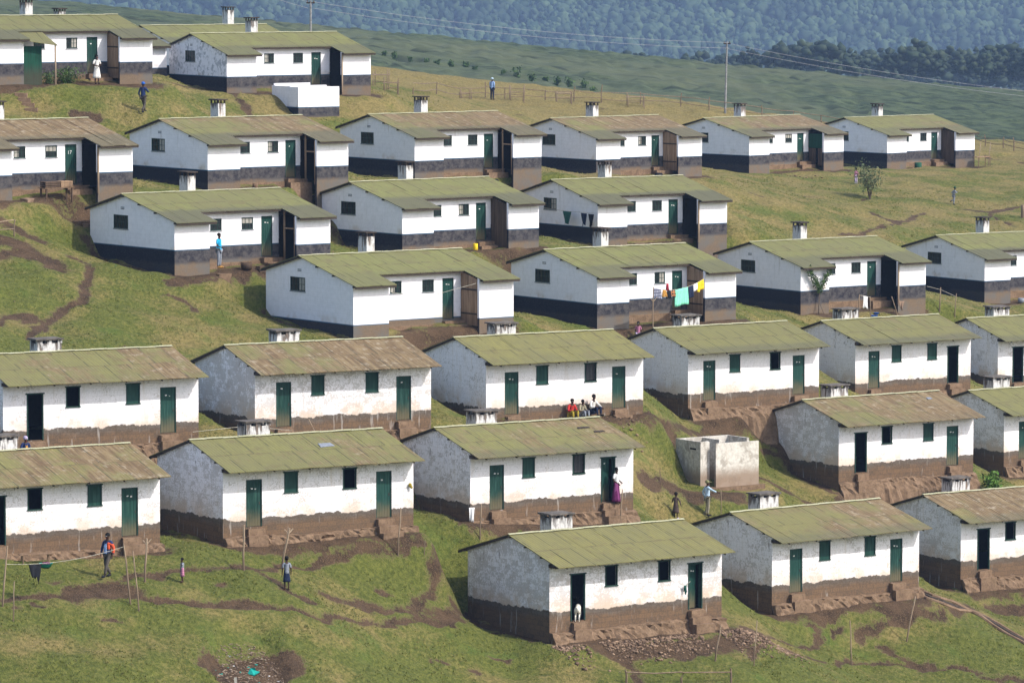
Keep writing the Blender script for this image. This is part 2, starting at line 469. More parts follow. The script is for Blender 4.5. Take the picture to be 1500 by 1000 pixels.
def wall_band():
    """white wall with a painted navy band; object colour = (wear, band top / 4, brown line / 4)"""
    k = NT('whitewash_navy_band'); v = k.coord(); x, y, z = k.xyz(v)
    r, g, b, rnd = k.objcol(); off = seedvec(k, rnd)
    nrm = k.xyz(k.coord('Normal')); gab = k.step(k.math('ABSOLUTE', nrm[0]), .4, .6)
    big = k.noise(v, .8, 3, .6, off=off); med = k.noise(v, 3.2, 5, .72, off=off); fine = k.noise(v, 13, 4, .7, off=off)
    hor = k.math('ADD', k.math('MULTIPLY', gab, y), k.math('MULTIPLY', k.math('SUBTRACT', 1.0, gab), x))
    cb = k.n('ShaderNodeCombineXYZ'); k.put(cb.inputs[0], hor); k.put(cb.inputs[1], z)
    br = k.n('ShaderNodeTexBrick'); k.put(br.inputs['Vector'], cb.outputs[0])
    br.inputs['Scale'].default_value = 1.0; br.inputs['Brick Width'].default_value = .45; br.inputs['Row Height'].default_value = .23; br.inputs['Mortar Size'].default_value = .01
    br.inputs['Color1'].default_value = (1, 1, 1, 1); br.inputs['Color2'].default_value = (.93, .93, .93, 1); br.inputs['Mortar'].default_value = (.72, .72, .72, 1)
    bv = k.n('ShaderNodeSeparateColor'); k.put(bv.inputs[0], br.outputs[0])
    white = k.mix(k.step(med, .35, .8), (.84, .822, .85), (.74, .725, .748))
    white = k.mix(k.math('SUBTRACT', 1.0, bv.outputs[0]), white, (.6, .6, .6))
    e = k.math('ADD', k.math('MULTIPLY', med, .62), k.math('MULTIPLY', big, .5))
    e = k.math('ADD', e, k.math('MULTIPLY', k.math('SUBTRACT', fine, .5), .35))
    wr = k.math('MULTIPLY', r, k.math('ADD', .35, k.math('MULTIPLY', gab, .65)))
    patch = k.step(k.math('SUBTRACT', e, k.math('SUBTRACT', .96, k.math('MULTIPLY', wr, .5))), -.03, .07)
    c = k.mix(k.math('MULTIPLY', patch, .8), white, (.34, .35, .38))
    zt = k.math('MULTIPLY', g, 4.0)
    rel = k.math('SUBTRACT', z, zt)
    mud = k.math('MULTIPLY', k.math('SUBTRACT', 1.0, k.step(rel, 0, .5)), k.step(big, .5, .7))
    c = k.mix(k.math('MULTIPLY', mud, .6), c, (.56, .45, .34))
    drip = k.math('MULTIPLY', k.step(k.noise(v, 5, 3, .6, stretch=(1, 1, .12), off=off), .58, .74), k.step(z, 1.2, 2.6))
    c = k.mix(k.math('MULTIPLY', drip, .4), c, (.45, .42, .38))
    navy = k.mix(k.step(fine, .4, .8), (.012, .013, .022), (.040, .041, .048))
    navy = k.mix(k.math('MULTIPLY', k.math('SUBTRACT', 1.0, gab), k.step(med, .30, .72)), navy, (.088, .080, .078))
    zz = k.math('ADD', z, k.math('MULTIPLY', k.math('SUBTRACT', med, .5), .38))
    zz = k.math('SUBTRACT', zz, k.math('MULTIPLY', b, 4.0))
    brown = k.mix(fine, (.095, .070, .048), (.195, .140, .093))
    brown = k.mix(k.step(big, .4, .65), brown, (.12, .11, .098))
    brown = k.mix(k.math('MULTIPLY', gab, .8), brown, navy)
    low = k.mix(k.step(zz, -.12, .12), brown, navy)
    low = k.mix(k.math('MULTIPLY', k.step(rel, -.05, -.035), .85), low, (.022, .11, .21))
    c = k.mix(k.step(rel, -.004, .004), low, c)
    k.bump(k.math('ADD', med, k.math('MULTIPLY', bv.outputs[0], 1.5)), .3, .015)
    return k.done(c)


def roof_iron():
    """mossy corrugated sheet; object colour = (rust, darkness of the eave strip, green)"""
    k = NT('mossy_corrugated_iron'); v = k.coord(); x, y, z = k.xyz(v)
    r, g, b, rnd = k.objcol(); off = seedvec(k, rnd)
    big = k.noise(v, .55, 3, .6, off=off)
    stk = k.noise(v, 3.4, 4, .65, stretch=(2.2, .22, 1), off=off)
    lng = k.noise(v, 2.0, 3, .6, stretch=(4.5, .12, 1), off=off)
    med = k.noise(v, 2.6, 5, .7, off=off)
    ay = k.math('ABSOLUTE', y)
    lowrow = k.step(ay, 1.93, 1.95)
    sx = k.math('ADD', k.math('MULTIPLY', k.math('ADD', x, 20.0), 1 / 1.08), k.math('ADD', k.math('MULTIPLY', lowrow, .31), k.math('MULTIPLY', rnd, 3.0)))
    wn = k.n('ShaderNodeTexWhiteNoise', noise_dimensions='3D')
    cb = k.n('ShaderNodeCombineXYZ'); k.put(cb.inputs[0], k.math('FLOOR', sx)); k.put(cb.inputs[1], lowrow); k.put(cb.inputs[2], k.math('MULTIPLY', rnd, 50.0))
    k.put(wn.inputs['Vector'], cb.outputs[0])
    sheet = wn.outputs['Value']
    tone = k.math('FRACT', k.math('MULTIPLY', rnd, 91.7))
    green = k.mix(b, (.205, .180, .058), (.172, .187, .060))
    green = k.mix(k.math('MULTIPLY', tone, .5), green, (.135, .130, .056))
    olive = k.mix(k.math('MULTIPLY', k.step(stk, .62, .36), .62), green, (.13, .12, .05))
    olive = k.mix(k.math('MULTIPLY', k.step(lng, .55, .75), .3), olive, (.28, .26, .10))
    olive = k.mix(k.math('MULTIPLY', k.step(big, .45, .66), .6), olive, (.150, .140, .062))
    olive = k.mix(k.math('MULTIPLY', k.step(k.math('ADD', k.noise(v, 1.2, 5, .75, off=off), k.math('MULTIPLY', k.math('SUBTRACT', stk, .5), .35)), .54, .66), .6), olive, (.125, .095, .048))
    olive = k.mix(k.math('MULTIPLY', sheet, .36), olive, (.145, .136, .06))
    ru = k.mix(k.step(lng, .38, .62), (.118, .072, .039), (.215, .150, .080))
    ru = k.mix(k.step(med, .5, .8), ru, (.40, .34, .25))
    th = k.math('SUBTRACT', 1.12, k.math('MULTIPLY', r, .95))
    rm = k.math('ADD', k.math('MULTIPLY', big, .55), k.math('MULTIPLY', stk, .35))
    rm = k.math('ADD', rm, k.math('MULTIPLY', k.step(x, -4.5, 4.5), k.math('MULTIPLY', r, .35)))
    rm = k.math('ADD', rm, k.math('MULTIPLY', sheet, .14))
    c = k.mix(k.math('MULTIPLY', k.step(k.math('SUBTRACT', rm, th), -.1, .12), .9), olive, ru)
    # grime towards the lower sheet edges
    ev = k.step(k.math('ADD', k.math('MULTIPLY', y, -1.0), k.math('MULTIPLY', k.math('SUBTRACT', med, .5), .9)), 2.75, 3.4)
    c = k.mix(k.math('MULTIPLY', ev, g), c, (.095, .092, .058))
    lap = k.math('MULTIPLY', k.step(k.math('ABSOLUTE', k.math('SUBTRACT', ay, 1.97)), .07, .02), k.step(k.noise(v, 1.6, 3, .7, off=off), .38, .55))
    c = k.mix(k.math('MULTIPLY', lap, .6), c, (.10, .075, .04))
    fr = k.math('FRACT', sx)
    seam = k.math('MULTIPLY', k.math('SUBTRACT', 1.0, k.step(fr, .02, .075)), k.step(k.noise(v, 1.3, 2, .5, off=off), .36, .54))
    c = k.mix(k.math('MULTIPLY', seam, .85), c, (.045, .042, .024))
    cor = k.math('SINE', k.math('MULTIPLY', x, 2 * math.pi / .15))
    c = k.mix(k.math('MULTIPLY', k.step(cor, -.2, .9), .12), c, (.09, .09, .05))
    k.b.inputs['Roughness'].default_value = .75
    k.bump(k.math('ADD', k.math('MULTIPLY', cor, .5), med), .35, .02)
    return k.done(c)


def ground_mat():
    k = NT('pasture_earth'); v = k.coord(); x, y, z = k.xyz(v)
    da = k.n('ShaderNodeAttribute', attribute_name='dirt').outputs['Fac']
    dry = k.n('ShaderNodeAttribute', attribute_name='dry').outputs['Fac']
    tea = k.n('ShaderNodeAttribute', attribute_name='tea').outputs['Fac']
    big = k.noise(v, .22, 4, .6); med = k.noise(v, 1.1, 5, .68); fine = k.noise(v, 5.5, 5, .75, stretch=(1, .7, 1)); grain = k.noise(v, 16, 3, .7)
    t = k.math('ADD', k.math('MULTIPLY', k.math('SUBTRACT', big, .5), 3.2), k.math('MULTIPLY', k.math('SUBTRACT', med, .5), .9))
    t = k.math('ADD', t, k.math('MULTIPLY', k.math('SUBTRACT', fine, .5), .7))
    t = k.math('ADD', t, dry)
    g1 = k.mix(k.step(fine, .32, .7), (.058, .073, .011), (.148, .156, .030))
    g2 = k.mix(k.step(fine, .32, .7), (.130, .107, .034), (.285, .217, .080))
    gr = k.mix(k.step(t, .1, .95), g1, g2)
    lush = k.step(k.math('ADD', k.noise(v, .33, 3, .6, off=(13, 5, 0)), k.math('MULTIPLY', k.math('SUBTRACT', med, .5), .3)), .56, .72)
    gr = k.mix(k.math('MULTIPLY', lush, k.math('SUBTRACT', .75, k.math('MULTIPLY', dry, .6)), clamp=True), gr, k.mix(fine, (.046, .085, .012), (.115, .165, .026)))
    gr = k.mix(k.math('MULTIPLY', k.step(grain, .5, .75), .6), gr, (.040, .048, .012))
    gr = k.mix(k.math('MULTIPLY', k.step(k.noise(v, 2.3, 5, .75, off=(1, 4, 2)), .56, .7), .45), gr, (.05, .06, .016))  # darker clumps: tussock shading painted into the grass colour
    gr = k.mix(k.math('MULTIPLY', k.step(k.noise(v, 9, 3, .7, off=(3, 9, 1)), .64, .74), .5), gr, (.30, .27, .12))
    so = k.mix(k.step(med, .3, .7), (.030, .018, .010), (.088, .054, .029))
    so = k.mix(k.math('MULTIPLY', k.step(grain, .48, .68), .6), so, (.185, .122, .070))
    so = k.mix(k.math('MULTIPLY', k.step(big, .5, .7), .4), so, (.115, .072, .043))
    d = k.math('ADD', da, k.math('MULTIPLY', k.math('SUBTRACT', fine, .5), 1.9))
    d = k.math('ADD', d, k.math('MULTIPLY', k.math('SUBTRACT', grain, .5), .45))
    d = k.math('ADD', d, k.math('MULTIPLY', k.math('SUBTRACT', med, .5), .5))
    c = k.mix(k.math('MULTIPLY', k.step(d, .18, .42), .45), gr, (.15, .125, .055))
    c = k.mix(k.step(d, .42, .64), c, so)
    # scattered bare scuffs
    sc = k.math('ADD', k.noise(v, .9, 4, .7, off=(7, 2, 5)), k.math('MULTIPLY', k.math('SUBTRACT', fine, .5), .25))
    c = k.mix(k.math('MULTIPLY', k.step(sc, .68, .76), .8), c, (.085, .056, .034))
    # tea
    tn = k.noise(v, .5, 5, .8, stretch=(.55, 1.6, 1)); tb = k.noise(v, .02, 3, .6)
    tc = k.mix(k.step(tn, .4, .62), (.024, .038, .018), (.080, .104, .048))
    tc = k.mix(k.step(tb, .4, .65), tc, (.085, .098, .050))
    row = k.math('FRACT', k.math('MULTIPLY', k.math('ADD', k.math('ADD', y, k.math('MULTIPLY', x, .35)), k.math('MULTIPLY', tb, 60.0)), .045))
    tc = k.mix(k.math('MULTIPLY', k.math('SUBTRACT', 1.0, k.step(row, .02, .09)), .75), tc, (.012, .02, .01))
    c = k.mix(tea, c, tc)
    k.bump(k.math('ADD', fine, k.math('MULTIPLY', grain, .5)), 1.0, .14)
    return k.done(c)


def mud(name, c1, c2, c3):
    k = NT(name); v = k.coord('Generated') if False else k.coord()
    a = k.noise(v, 2.2, 5, .7); b = k.noise(v, 11, 4, .7)
    c = k.mix(k.step(a, .3, .7), c1, c2)
    c = k.mix(k.math('MULTIPLY', k.step(b, .45, .7), .6), c, c3)
    k.bump(k.math('ADD', a, k.math('MULTIPLY', b, .5)), .6, .05)
    return k.done(c)


def painted_door():
    k = NT('green_painted_planks'); v = k.coord(); x, y, z = k.xyz(v)
    oi = k.n('ShaderNodeObjectInfo'); rnd = oi.outputs['Random']; off = seedvec(k, rnd)
    a = k.noise(v, 3, 4, .6, off=off); s = k.noise(v, 9, 3, .6, stretch=(1, 1, .12), off=off)
    c = k.mix(rnd, (.005, .034, .026), (.010, .052, .041))
    c = k.mix(k.step(s, .45, .8), c, (.028, .085, .066))
    pl = k.math('FRACT', k.math('MULTIPLY', x, 5.5))
    c = k.mix(k.math('MULTIPLY', k.math('SUBTRACT', 1.0, k.step(pl, .0, .1)), .7), c, (.005, .02, .016))
    low = k.math('SUBTRACT', 1.0, k.step(k.math('ADD', z, k.math('MULTIPLY', a, .5)), .35, 1.15))
    c = k.mix(k.math('MULTIPLY', low, .8), c, (.125, .10, .055))
    k.b.inputs['Roughness'].default_value = .6
    return k.done(c)


def planks(name, c1, c2):
    k = NT(name); v = k.coord(); x, y, z = k.xyz(v)
    w = k.math('MULTIPLY', k.math('ADD', x, y), 6.2)
    wn = k.n('ShaderNodeTexWhiteNoise', noise_dimensions='1D'); k.put(wn.inputs['W'], k.math('FLOOR', w))
    s = k.noise(v, 6, 4, .6, stretch=(1, 1, .15))
    c = k.mix(wn.outputs[0], c1, c2)
    c = k.mix(k.math('MULTIPLY', k.step(s, .4, .75), .6), c, tuple(a * .4 for a in c1))
    c = k.mix(k.math('SUBTRACT', 1.0, k.step(k.math('FRACT', w), .0, .09)), c, (.02, .013, .01))
    low = k.math('SUBTRACT', 1.0, k.step(z, .3, 1.3))
    c = k.mix(k.math('MULTIPLY', low, .55), c, (.07, .045, .03))
    return k.done(c)


def chimney_mat():
    k = NT('sooted_limewash'); v = k.coord(); x, y, z = k.xyz(v)
    rnd = k.n('ShaderNodeObjectInfo').outputs['Random']; off = seedvec(k, rnd)
    a = k.noise(v, 3.5, 5, .7, off=off); s = k.noise(v, 7, 3, .6, stretch=(1, 1, .18), off=off); b = k.noise(v, 13, 4, .7, off=off)
    c = k.mix(k.step(b, .35, .75), (.62, .61, .59), (.42, .41, .41))
    c = k.mix(k.math('MULTIPLY', k.step(a, .55, .72), .7), c, (.30, .29, .29))
    gz_ = k.coord('Generated'); gzz = k.xyz(gz_)[2]
    soot_shade = k.math('ADD', gzz, k.math('MULTIPLY', k.math('SUBTRACT', s, .5), 1.5))
    c = k.mix(k.math('MULTIPLY', k.step(soot_shade, .72, 1.02), .9), c, (.045, .035, .03))
    c = k.mix(k.math('MULTIPLY', k.step(s, .56, .72), .45), c, (.38, .25, .16))
    return k.done(c)


def leaf(name, c1, c2, sc=1.0):
    k = NT(name)
    rnd = k.n('ShaderNodeNewGeometry').outputs['Random Per Island']
    a = k.noise(k.coord(), sc, 3)
    c = k.mix(rnd, c1, c2)
    c = k.mix(k.step(a, .4, .7), c, tuple(x * .6 for x in c1))
    k.b.inputs['Roughness'].default_value = .7
    return k.done(c)


def cloth(name, c, check=None):
    k = NT(name)
    v = k.coord()
    a = k.noise(v, 7, 3, .6)
    cc = k.mix(k.step(a, .35, .75), c, tuple(x * .72 for x in c))
    if check:
        x, y, z = k.xyz(v)
        f1 = k.step(k.math('SINE', k.math('MULTIPLY', k.math('ADD', x, y), 38.0)), .2, .5)
        f2 = k.step(k.math('SINE', k.math('MULTIPLY', z, 38.0)), .2, .5)
        if check[1] == 'v': f2 = 0.0
        cc = k.mix(k.math('MULTIPLY', k.math('MAXIMUM', f1, f2), .8), cc, check[0])
    return k.done(cc)


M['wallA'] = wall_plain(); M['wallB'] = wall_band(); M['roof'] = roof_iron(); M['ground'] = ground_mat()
M['plinth'] = mud('red_earth_ledge', (.125, .080, .048), (.225, .150, .095), (.065, .043, .027))
M['step'] = mud('worn_earthen_steps', (.14, .090, .055), (.24, .160, .102), (.075, .05, .032))
M['soot_shade'] = plain('soot_shade_black', (.012, .011, .010), 1, .3)  # interior darkness painted near black; the same tone serves as flue soot
M['door'] = painted_door()
M['frame'] = plain('dark_green_timber', (.02, .055, .042), .7)
M['timber'] = plain('weathered_dark_timber', (.055, .042, .034), .9)
M['pole'] = planks('grey_brown_pole', (.30, .22, .15), (.40, .31, .22))
M['plank'] = planks('brown_planks', (.27, .17, .10), (.42, .28, .175))
M['darkplank'] = planks('dark_planks', (.075, .052, .036), (.13, .088, .06))
M['greensheet'] = planks('green_sheet', (.006, .05, .03), (.008, .06, .038))
M['chim'] = chimney_mat()
M['cap'] = mud('sooty_slab', (.07, .062, .056), (.16, .14, .12), (.03, .027, .025))
M['glass'] = plain('dark_window_pane', (.018, .024, .026), .25, .2)
M['curtain'] = cloth('faded_curtain', (.36, .34, .30))
M['vent'] = plain('grey_vent_brick', (.30, .31, .33), .95)
M['concrete'] = mud('stained_concrete', (.40, .38, .35), (.30, .26, .22), (.52, .50, .47))
M['ridge'] = mud('pale_ridge_sheet', (.36, .35, .20), (.47, .46, .31), (.24, .22, .12))
M['skin'] = plain('dark_brown_skin', (.055, .028, .017), .6, .1)
M['hair'] = plain('black_hair', (.008, .007, .006), .9, .1)
M['white'] = plain('white_paint', (.75, .75, .73), .8, .1)
M['wire'] = plain('pale_wire', (.30, .31, .33), .5, .0)
M['rope'] = plain('pale_rope', (.45, .42, .34), .9, .2)


def old_wall():
    k = NT('stained_old_plaster'); v = k.coord(); x, y, z = k.xyz(v)
    a = k.noise(v, 1.6, 5, .7); b = k.noise(v, 6, 5, .75); s_ = k.noise(v, 5, 3, .6, stretch=(1, 1, .2))
    c = k.mix(k.step(b, .35, .7), (.60, .57, .51), (.42, .39, .34))
    c = k.mix(k.math('MULTIPLY', k.step(a, .48, .58), .7), c, (.27, .24, .20))
    c = k.mix(k.math('MULTIPLY', k.step(s_, .52, .72), .4), c, (.40, .33, .25))
    zz = k.math('ADD', z, k.math('MULTIPLY', k.math('SUBTRACT', a, .5), .9))
    c = k.mix(k.math('MULTIPLY', k.step(zz, 1.0, .35), .85), c, k.mix(b, (.13, .085, .055), (.30, .21, .14)))
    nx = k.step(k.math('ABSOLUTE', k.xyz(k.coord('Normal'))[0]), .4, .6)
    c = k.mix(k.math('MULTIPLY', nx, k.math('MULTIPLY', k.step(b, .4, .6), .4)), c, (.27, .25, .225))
    k.bump(k.math('ADD', a, b), .4, .02)
    return k.done(c)


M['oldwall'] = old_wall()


# ------------------------------------------------------------------ mesh helper
class MB:
    def __init__(s):
        s.v, s.f = [], []

    def quad(s, *p):
        i = len(s.v); s.v += [tuple(q) for q in p]; s.f.append(tuple(range(i, i + len(p))))

    def box(s, a, b, jit=0.0, rot=None):
        i = len(s.v)
        for z in (a[2], b[2]):
            for (x, y) in ((a[0], a[1]), (b[0], a[1]), (b[0], b[1]), (a[0], b[1])):
                p = [x + random.uniform(-jit, jit), y + random.uniform(-jit, jit), z + random.uniform(-jit, jit)]
                s.v.append(tuple(p))
        s.f += [tuple(i + k for k in q) for q in ((3, 2, 1, 0), (4, 5, 6, 7), (0, 1, 5, 4), (1, 2, 6, 5), (2, 3, 7, 6), (3, 0, 4, 7))]
        return s

    def tube(s, pts, rad, n=6):
        rad = rad if hasattr(rad, '__len__') else [rad] * len(pts)
        P = [Vector(p) for p in pts]
        i0 = len(s.v)
        for k, p in enumerate(P):
            d = (P[min(k + 1, len(P) - 1)] - P[max(k - 1, 0)]).normalized()
            a = d.orthogonal().normalized() if abs(d.z) > .9 else d.cross(Vector((0, 0, 1))).normalized()
            b = d.cross(a)
            for j in range(n):
                t = 2 * math.pi * j / n
                s.v.append(tuple(p + (a * math.cos(t) + b * math.sin(t)) * rad[k]))
        for k in range(len(P) - 1):
            for j in range(n):
                a = i0 + k * n + j; b = i0 + k * n + (j + 1) % n
                s.f.append((a, b, b + n, a + n))
        s.f.append(tuple(i0 + j for j in range(n))[::-1]); s.f.append(tuple(i0 + (len(P) - 1) * n + j for j in range(n)))
        return s

    def ball(s, c, r, n=8, m=6, jit=0):
        r = r if hasattr(r, '__len__') else (r, r, r)
        i0 = len(s.v)
        for a in range(m + 1):
            th = math.pi * a / m
            for b in range(n):
                ph = 2 * math.pi * b / n
                q = 1 + random.uniform(-jit, jit)
                s.v.append((c[0] + r[0] * q * math.sin(th) * math.cos(ph), c[1] + r[1] * q * math.sin(th) * math.sin(ph), c[2] + r[2] * q * math.cos(th)))
        for a in range(m):
            for b in range(n):
                s.f.append((i0 + a * n + b, i0 + (a + 1) * n + b, i0 + (a + 1) * n + (b + 1) % n, i0 + a * n + (b + 1) % n))
        return s

    def build(s, name, mat, parent=None, smooth_=False, loc=None, rz=0):
        me = bpy.data.meshes.new(name)
        me.from_pydata(s.v, [], s.f)
        me.update()
        if smooth_:
            me.polygons.foreach_set('use_smooth', [True] * len(me.polygons))
        o = bpy.data.objects.new(name, me)
        me.materials.append(M[mat] if isinstance(mat, str) else mat)
        COL.objects.link(o)
        if parent: o.parent = parent
        if loc is not None: o.location = loc
        o.rotation_euler.z = rz
        return o


def np_mesh(name, V, Fc, mat, smooth_=False):
    me = bpy.data.meshes.new(name)
    k = Fc.shape[1]
    me.vertices.add(len(V)); me.vertices.foreach_set('co', np.ascontiguousarray(V, dtype=np.float32).ravel())
    me.loops.add(Fc.size); me.loops.foreach_set('vertex_index', Fc.astype(np.int32).ravel())
    me.polygons.add(len(Fc)); me.polygons.foreach_set('loop_start', np.arange(0, Fc.size, k, dtype=np.int32))
    me.polygons.foreach_set('loop_total', np.full(len(Fc), k, dtype=np.int32))
    if smooth_: me.polygons.foreach_set('use_smooth', np.ones(len(Fc), dtype=bool))
    me.update(calc_edges=True)
    o = bpy.data.objects.new(name, me)
    me.materials.append(mat)
    COL.objects.link(o)
    return o


def tag(o, label, cat, group=None):
    o['label'] = label; o['category'] = cat
    if group: o['group'] = group
    return o


def thing(name, label, cat, loc=(0, 0, 0), rz=0, group=None):
    o = bpy.data.objects.new(name, None)
    o.empty_display_size = .3
    COL.objects.link(o)
    o.location = loc; o.rotation_euler.z = rz
    return tag(o, label, cat, group)


# ------------------------------------------------------------------ ground
def ground():
    xs = np.concatenate([np.linspace(-700, -80, 32), np.arange(-76, -44, 2.0), np.arange(-43, 52, .22), np.arange(52.5, 90, 2.0), np.linspace(94, 700, 32)])
    ys = np.concatenate([np.linspace(-18, 170, 40), np.arange(172, 184, 1.5), np.arange(185, 300, .24), np.arange(300, 414, .36), np.arange(414, 590, 4.0), np.arange(590, 850, 1.0), np.linspace(856, 4000, 130)])
    X, Y = np.meshgrid(xs, ys)
    fine = (X > -45) & (X < 54) & (Y > 180) & (Y < 416)
    D = np.zeros(X.shape)
    D[fine] = dirt_field(X[fine], Y[fine])
    Z = full_h(X.ravel(), Y.ravel(), D.ravel()).reshape(X.shape)
    V = np.stack([X, Y, Z], -1).reshape(-1, 3)
    nx, ny = len(xs), len(ys)
    i = np.arange(nx * ny).reshape(ny, nx)
    Fc = np.stack([i[:-1, :-1], i[:-1, 1:], i[1:, 1:], i[1:, :-1]], -1).reshape(-1, 4)
    o = np_mesh('ground', V, Fc, M['ground'], True)
    o['kind'] = 'structure'
    dry = .36 + .22 * smooth(262, 320, Y) * smooth(-14, 14, X) + .55 * smooth(378, 396, Y) * (1 - smooth(410, 435, Y)) + .28 * smooth(270, 310, Y) * (X < 8) - .12 * smooth(240, 200, Y)
    tea = smooth(420, 455, Y)
    for nm, arr in (('dirt', D), ('dry', dry), ('tea', tea)):
        at_ = o.data.attributes.new(nm, 'FLOAT', 'POINT')
        at_.data.foreach_set('value', arr.ravel().astype(np.float32))
    return o


ground()


def house_mask(x, y, pad=0.0):
    m = np.zeros(x.shape, bool)
    for n in list(HOUSES_A) + list(HOUSES_B):
        o, u, v, L = house_frame(n)
        a = (x - o[0]) * u[0] + (y - o[1]) * u[1]; b = (x - o[0]) * v[0] + (y - o[1]) * v[1]
        lo, hi = (-3.0, 3.3) if n in HOUSES_A else (-4.75, 3.2)
        m |= (a > -pad) & (a < L + pad) & (b > lo - pad) & (b < hi + pad)
    return m


def grass():
    n = 150000
    y = 187 + (350 - 187) * RNG.random(n) ** 1.35
    hw = y * .115
    x = (RNG.random(n) * 2 - 1) * hw
    d = dirt_field(x, y)
    clump = vnoise(x, y, 1.4, 31) * .6 + vnoise(x, y, .4, 32) * .4
    keep = (d < .22) & ~house_mask(x, y, .15) & (clump > .25 + .5 * RNG.random(n))
    x, y, clump = x[keep], y[keep], clump[keep]
    n = len(x)
    z = full_h(x, y, d[keep])
    hgt = (.02 + .05 * RNG.random(n)) * (.5 + 1.1 * np.clip((clump - .3) / .5, 0, 1))
    V = np.zeros((n, 3, 3, 3)); 
    for b in range(3):
        a = RNG.random(n) * 2 * np.pi
        w = .022 + .03 * RNG.random(n)
        bx, by = x + RNG.normal(0, .035, n), y + RNG.normal(0, .035, n)
        lean = RNG.normal(0, .04, (n, 2))
        V[:, b, 0] = np.stack([bx - np.cos(a) * w, by - np.sin(a) * w, z - .02], 1)
        V[:, b, 1] = np.stack([bx + np.cos(a) * w, by + np.sin(a) * w, z - .02], 1)
        V[:, b, 2] = np.stack([bx + lean[:, 0], by + lean[:, 1], z + hgt * (.7 + .5 * RNG.random(n))], 1)
    k = NT('grass_blades')
    v = k.coord()
    rnd = k.n('ShaderNodeNewGeometry').outputs['Random Per Island']
    t = k.math('ADD', k.math('MULTIPLY', k.noise(v, .22, 4, .6), 1.1), k.math('MULTIPLY', rnd, .55))
    c = k.mix(k.step(t, .6, 1.2), (.15, .17, .04), (.36, .30, .125))
    c = k.mix(k.math('MULTIPLY', rnd, .25), c, (.09, .14, .02))
    tr = k.n('ShaderNodeBsdfTranslucent'); k.put(tr.inputs['Color'], c)
    mx = k.n('ShaderNodeMixShader'); mx.inputs[0].default_value = .5
    k.t.links.new(k.b.outputs[0], mx.inputs[1]); k.t.links.new(tr.outputs[0], mx.inputs[2])
    k.t.links.new(mx.outputs[0], k.t.nodes['Material Output'].inputs['Surface'])
    o = np_mesh('grass', V.reshape(-1, 3), np.arange(n * 9).reshape(-1, 3), k.done(c))
    o['kind'] = 'stuff'


grass()


# ------------------------------------------------------------------ house building
def wall_strip(mb, a, b, z0, top, ops, n_in, depth=.14):
    """vertical wall from a to b (2-D), top(t) height, openings (t0,t1,z0,z1); n_in: inward 2-D normal for reveals"""
    a = np.array(a, float); b = np.array(b, float); L = np.linalg.norm(b - a); d = (b - a) / L
    cuts = {0.0, L}
    for o in ops: cuts |= {o[0], o[1]}
    for t in top[1]: cuts.add(t)
    cuts = sorted(cuts)
    T = top[0]
    P = lambda t, z, k=0: (a[0] + d[0] * t + n_in[0] * k, a[1] + d[1] * t + n_in[1] * k, z)
    for t0, t1 in zip(cuts[:-1], cuts[1:]):
        mid = (t0 + t1) / 2
        hit = sorted([o for o in ops if o[0] < mid < o[1]], key=lambda o: o[2])
        z = z0
        for o in hit:
            mb.quad(P(t0, z), P(t1, z), P(t1, o[2]), P(t0, o[2])); z = o[3]
        mb.quad(P(t0, z), P(t1, z), P(t1, T(t1)), P(t0, T(t0)))
    for t0, t1, za, zb in ops:
        mb.quad(P(t0, za), P(t1, za), P(t1, za, depth), P(t0, za, depth))
        mb.quad(P(t0, zb), P(t0, zb, depth), P(t1, zb, depth), P(t1, zb))
        mb.quad(P(t0, za), P(t0, za, depth), P(t0, zb, depth), P(t0, zb))
        mb.quad(P(t1, za), P(t1, zb), P(t1, zb, depth), P(t1, za, depth))


def roof_sheets(mb, x0, x1, v_ridge, v_eave, zr, k, thick=.03, sgn=-1):
    """one slope as separate overlapping sheets; sgn -1 = front"""
    n = max(1, round((x1 - x0) / .84)); w = (x1 - x0) / n
    for i in range(n):
        a, b = x0 + i * w, x0 + (i + 1) * w
        up = random.uniform(0, .014) + (i % 2) * .006
        ext = random.uniform(-.015, .02)
        segs = 3
        prev = None
        for s in range(segs + 1):
            v = v_ridge + (v_eave + ext - v_ridge) * s / segs
            z = zr - k * v + up + (random.uniform(-.008, .008) if 0 < s < segs else 0)
            y = sgn * v
            cur = ((a - .01, y, z), (b + .01, y, z + .004), (a - .01, y, z - thick), (b + .01, y, z - thick))
            if prev:
                mb.quad(prev[0], cur[0], cur[1], prev[1]); mb.quad(prev[2], prev[3], cur[3], cur[2])
                mb.quad(prev[0], prev[2], cur[2], cur[0]); mb.quad(prev[1], cur[1], cur[3], prev[3])
            else:
                mb.quad(cur[0], cur[1], cur[3], cur[2])
            prev = cur
        mb.quad(prev[0], prev[2], prev[3], prev[1])


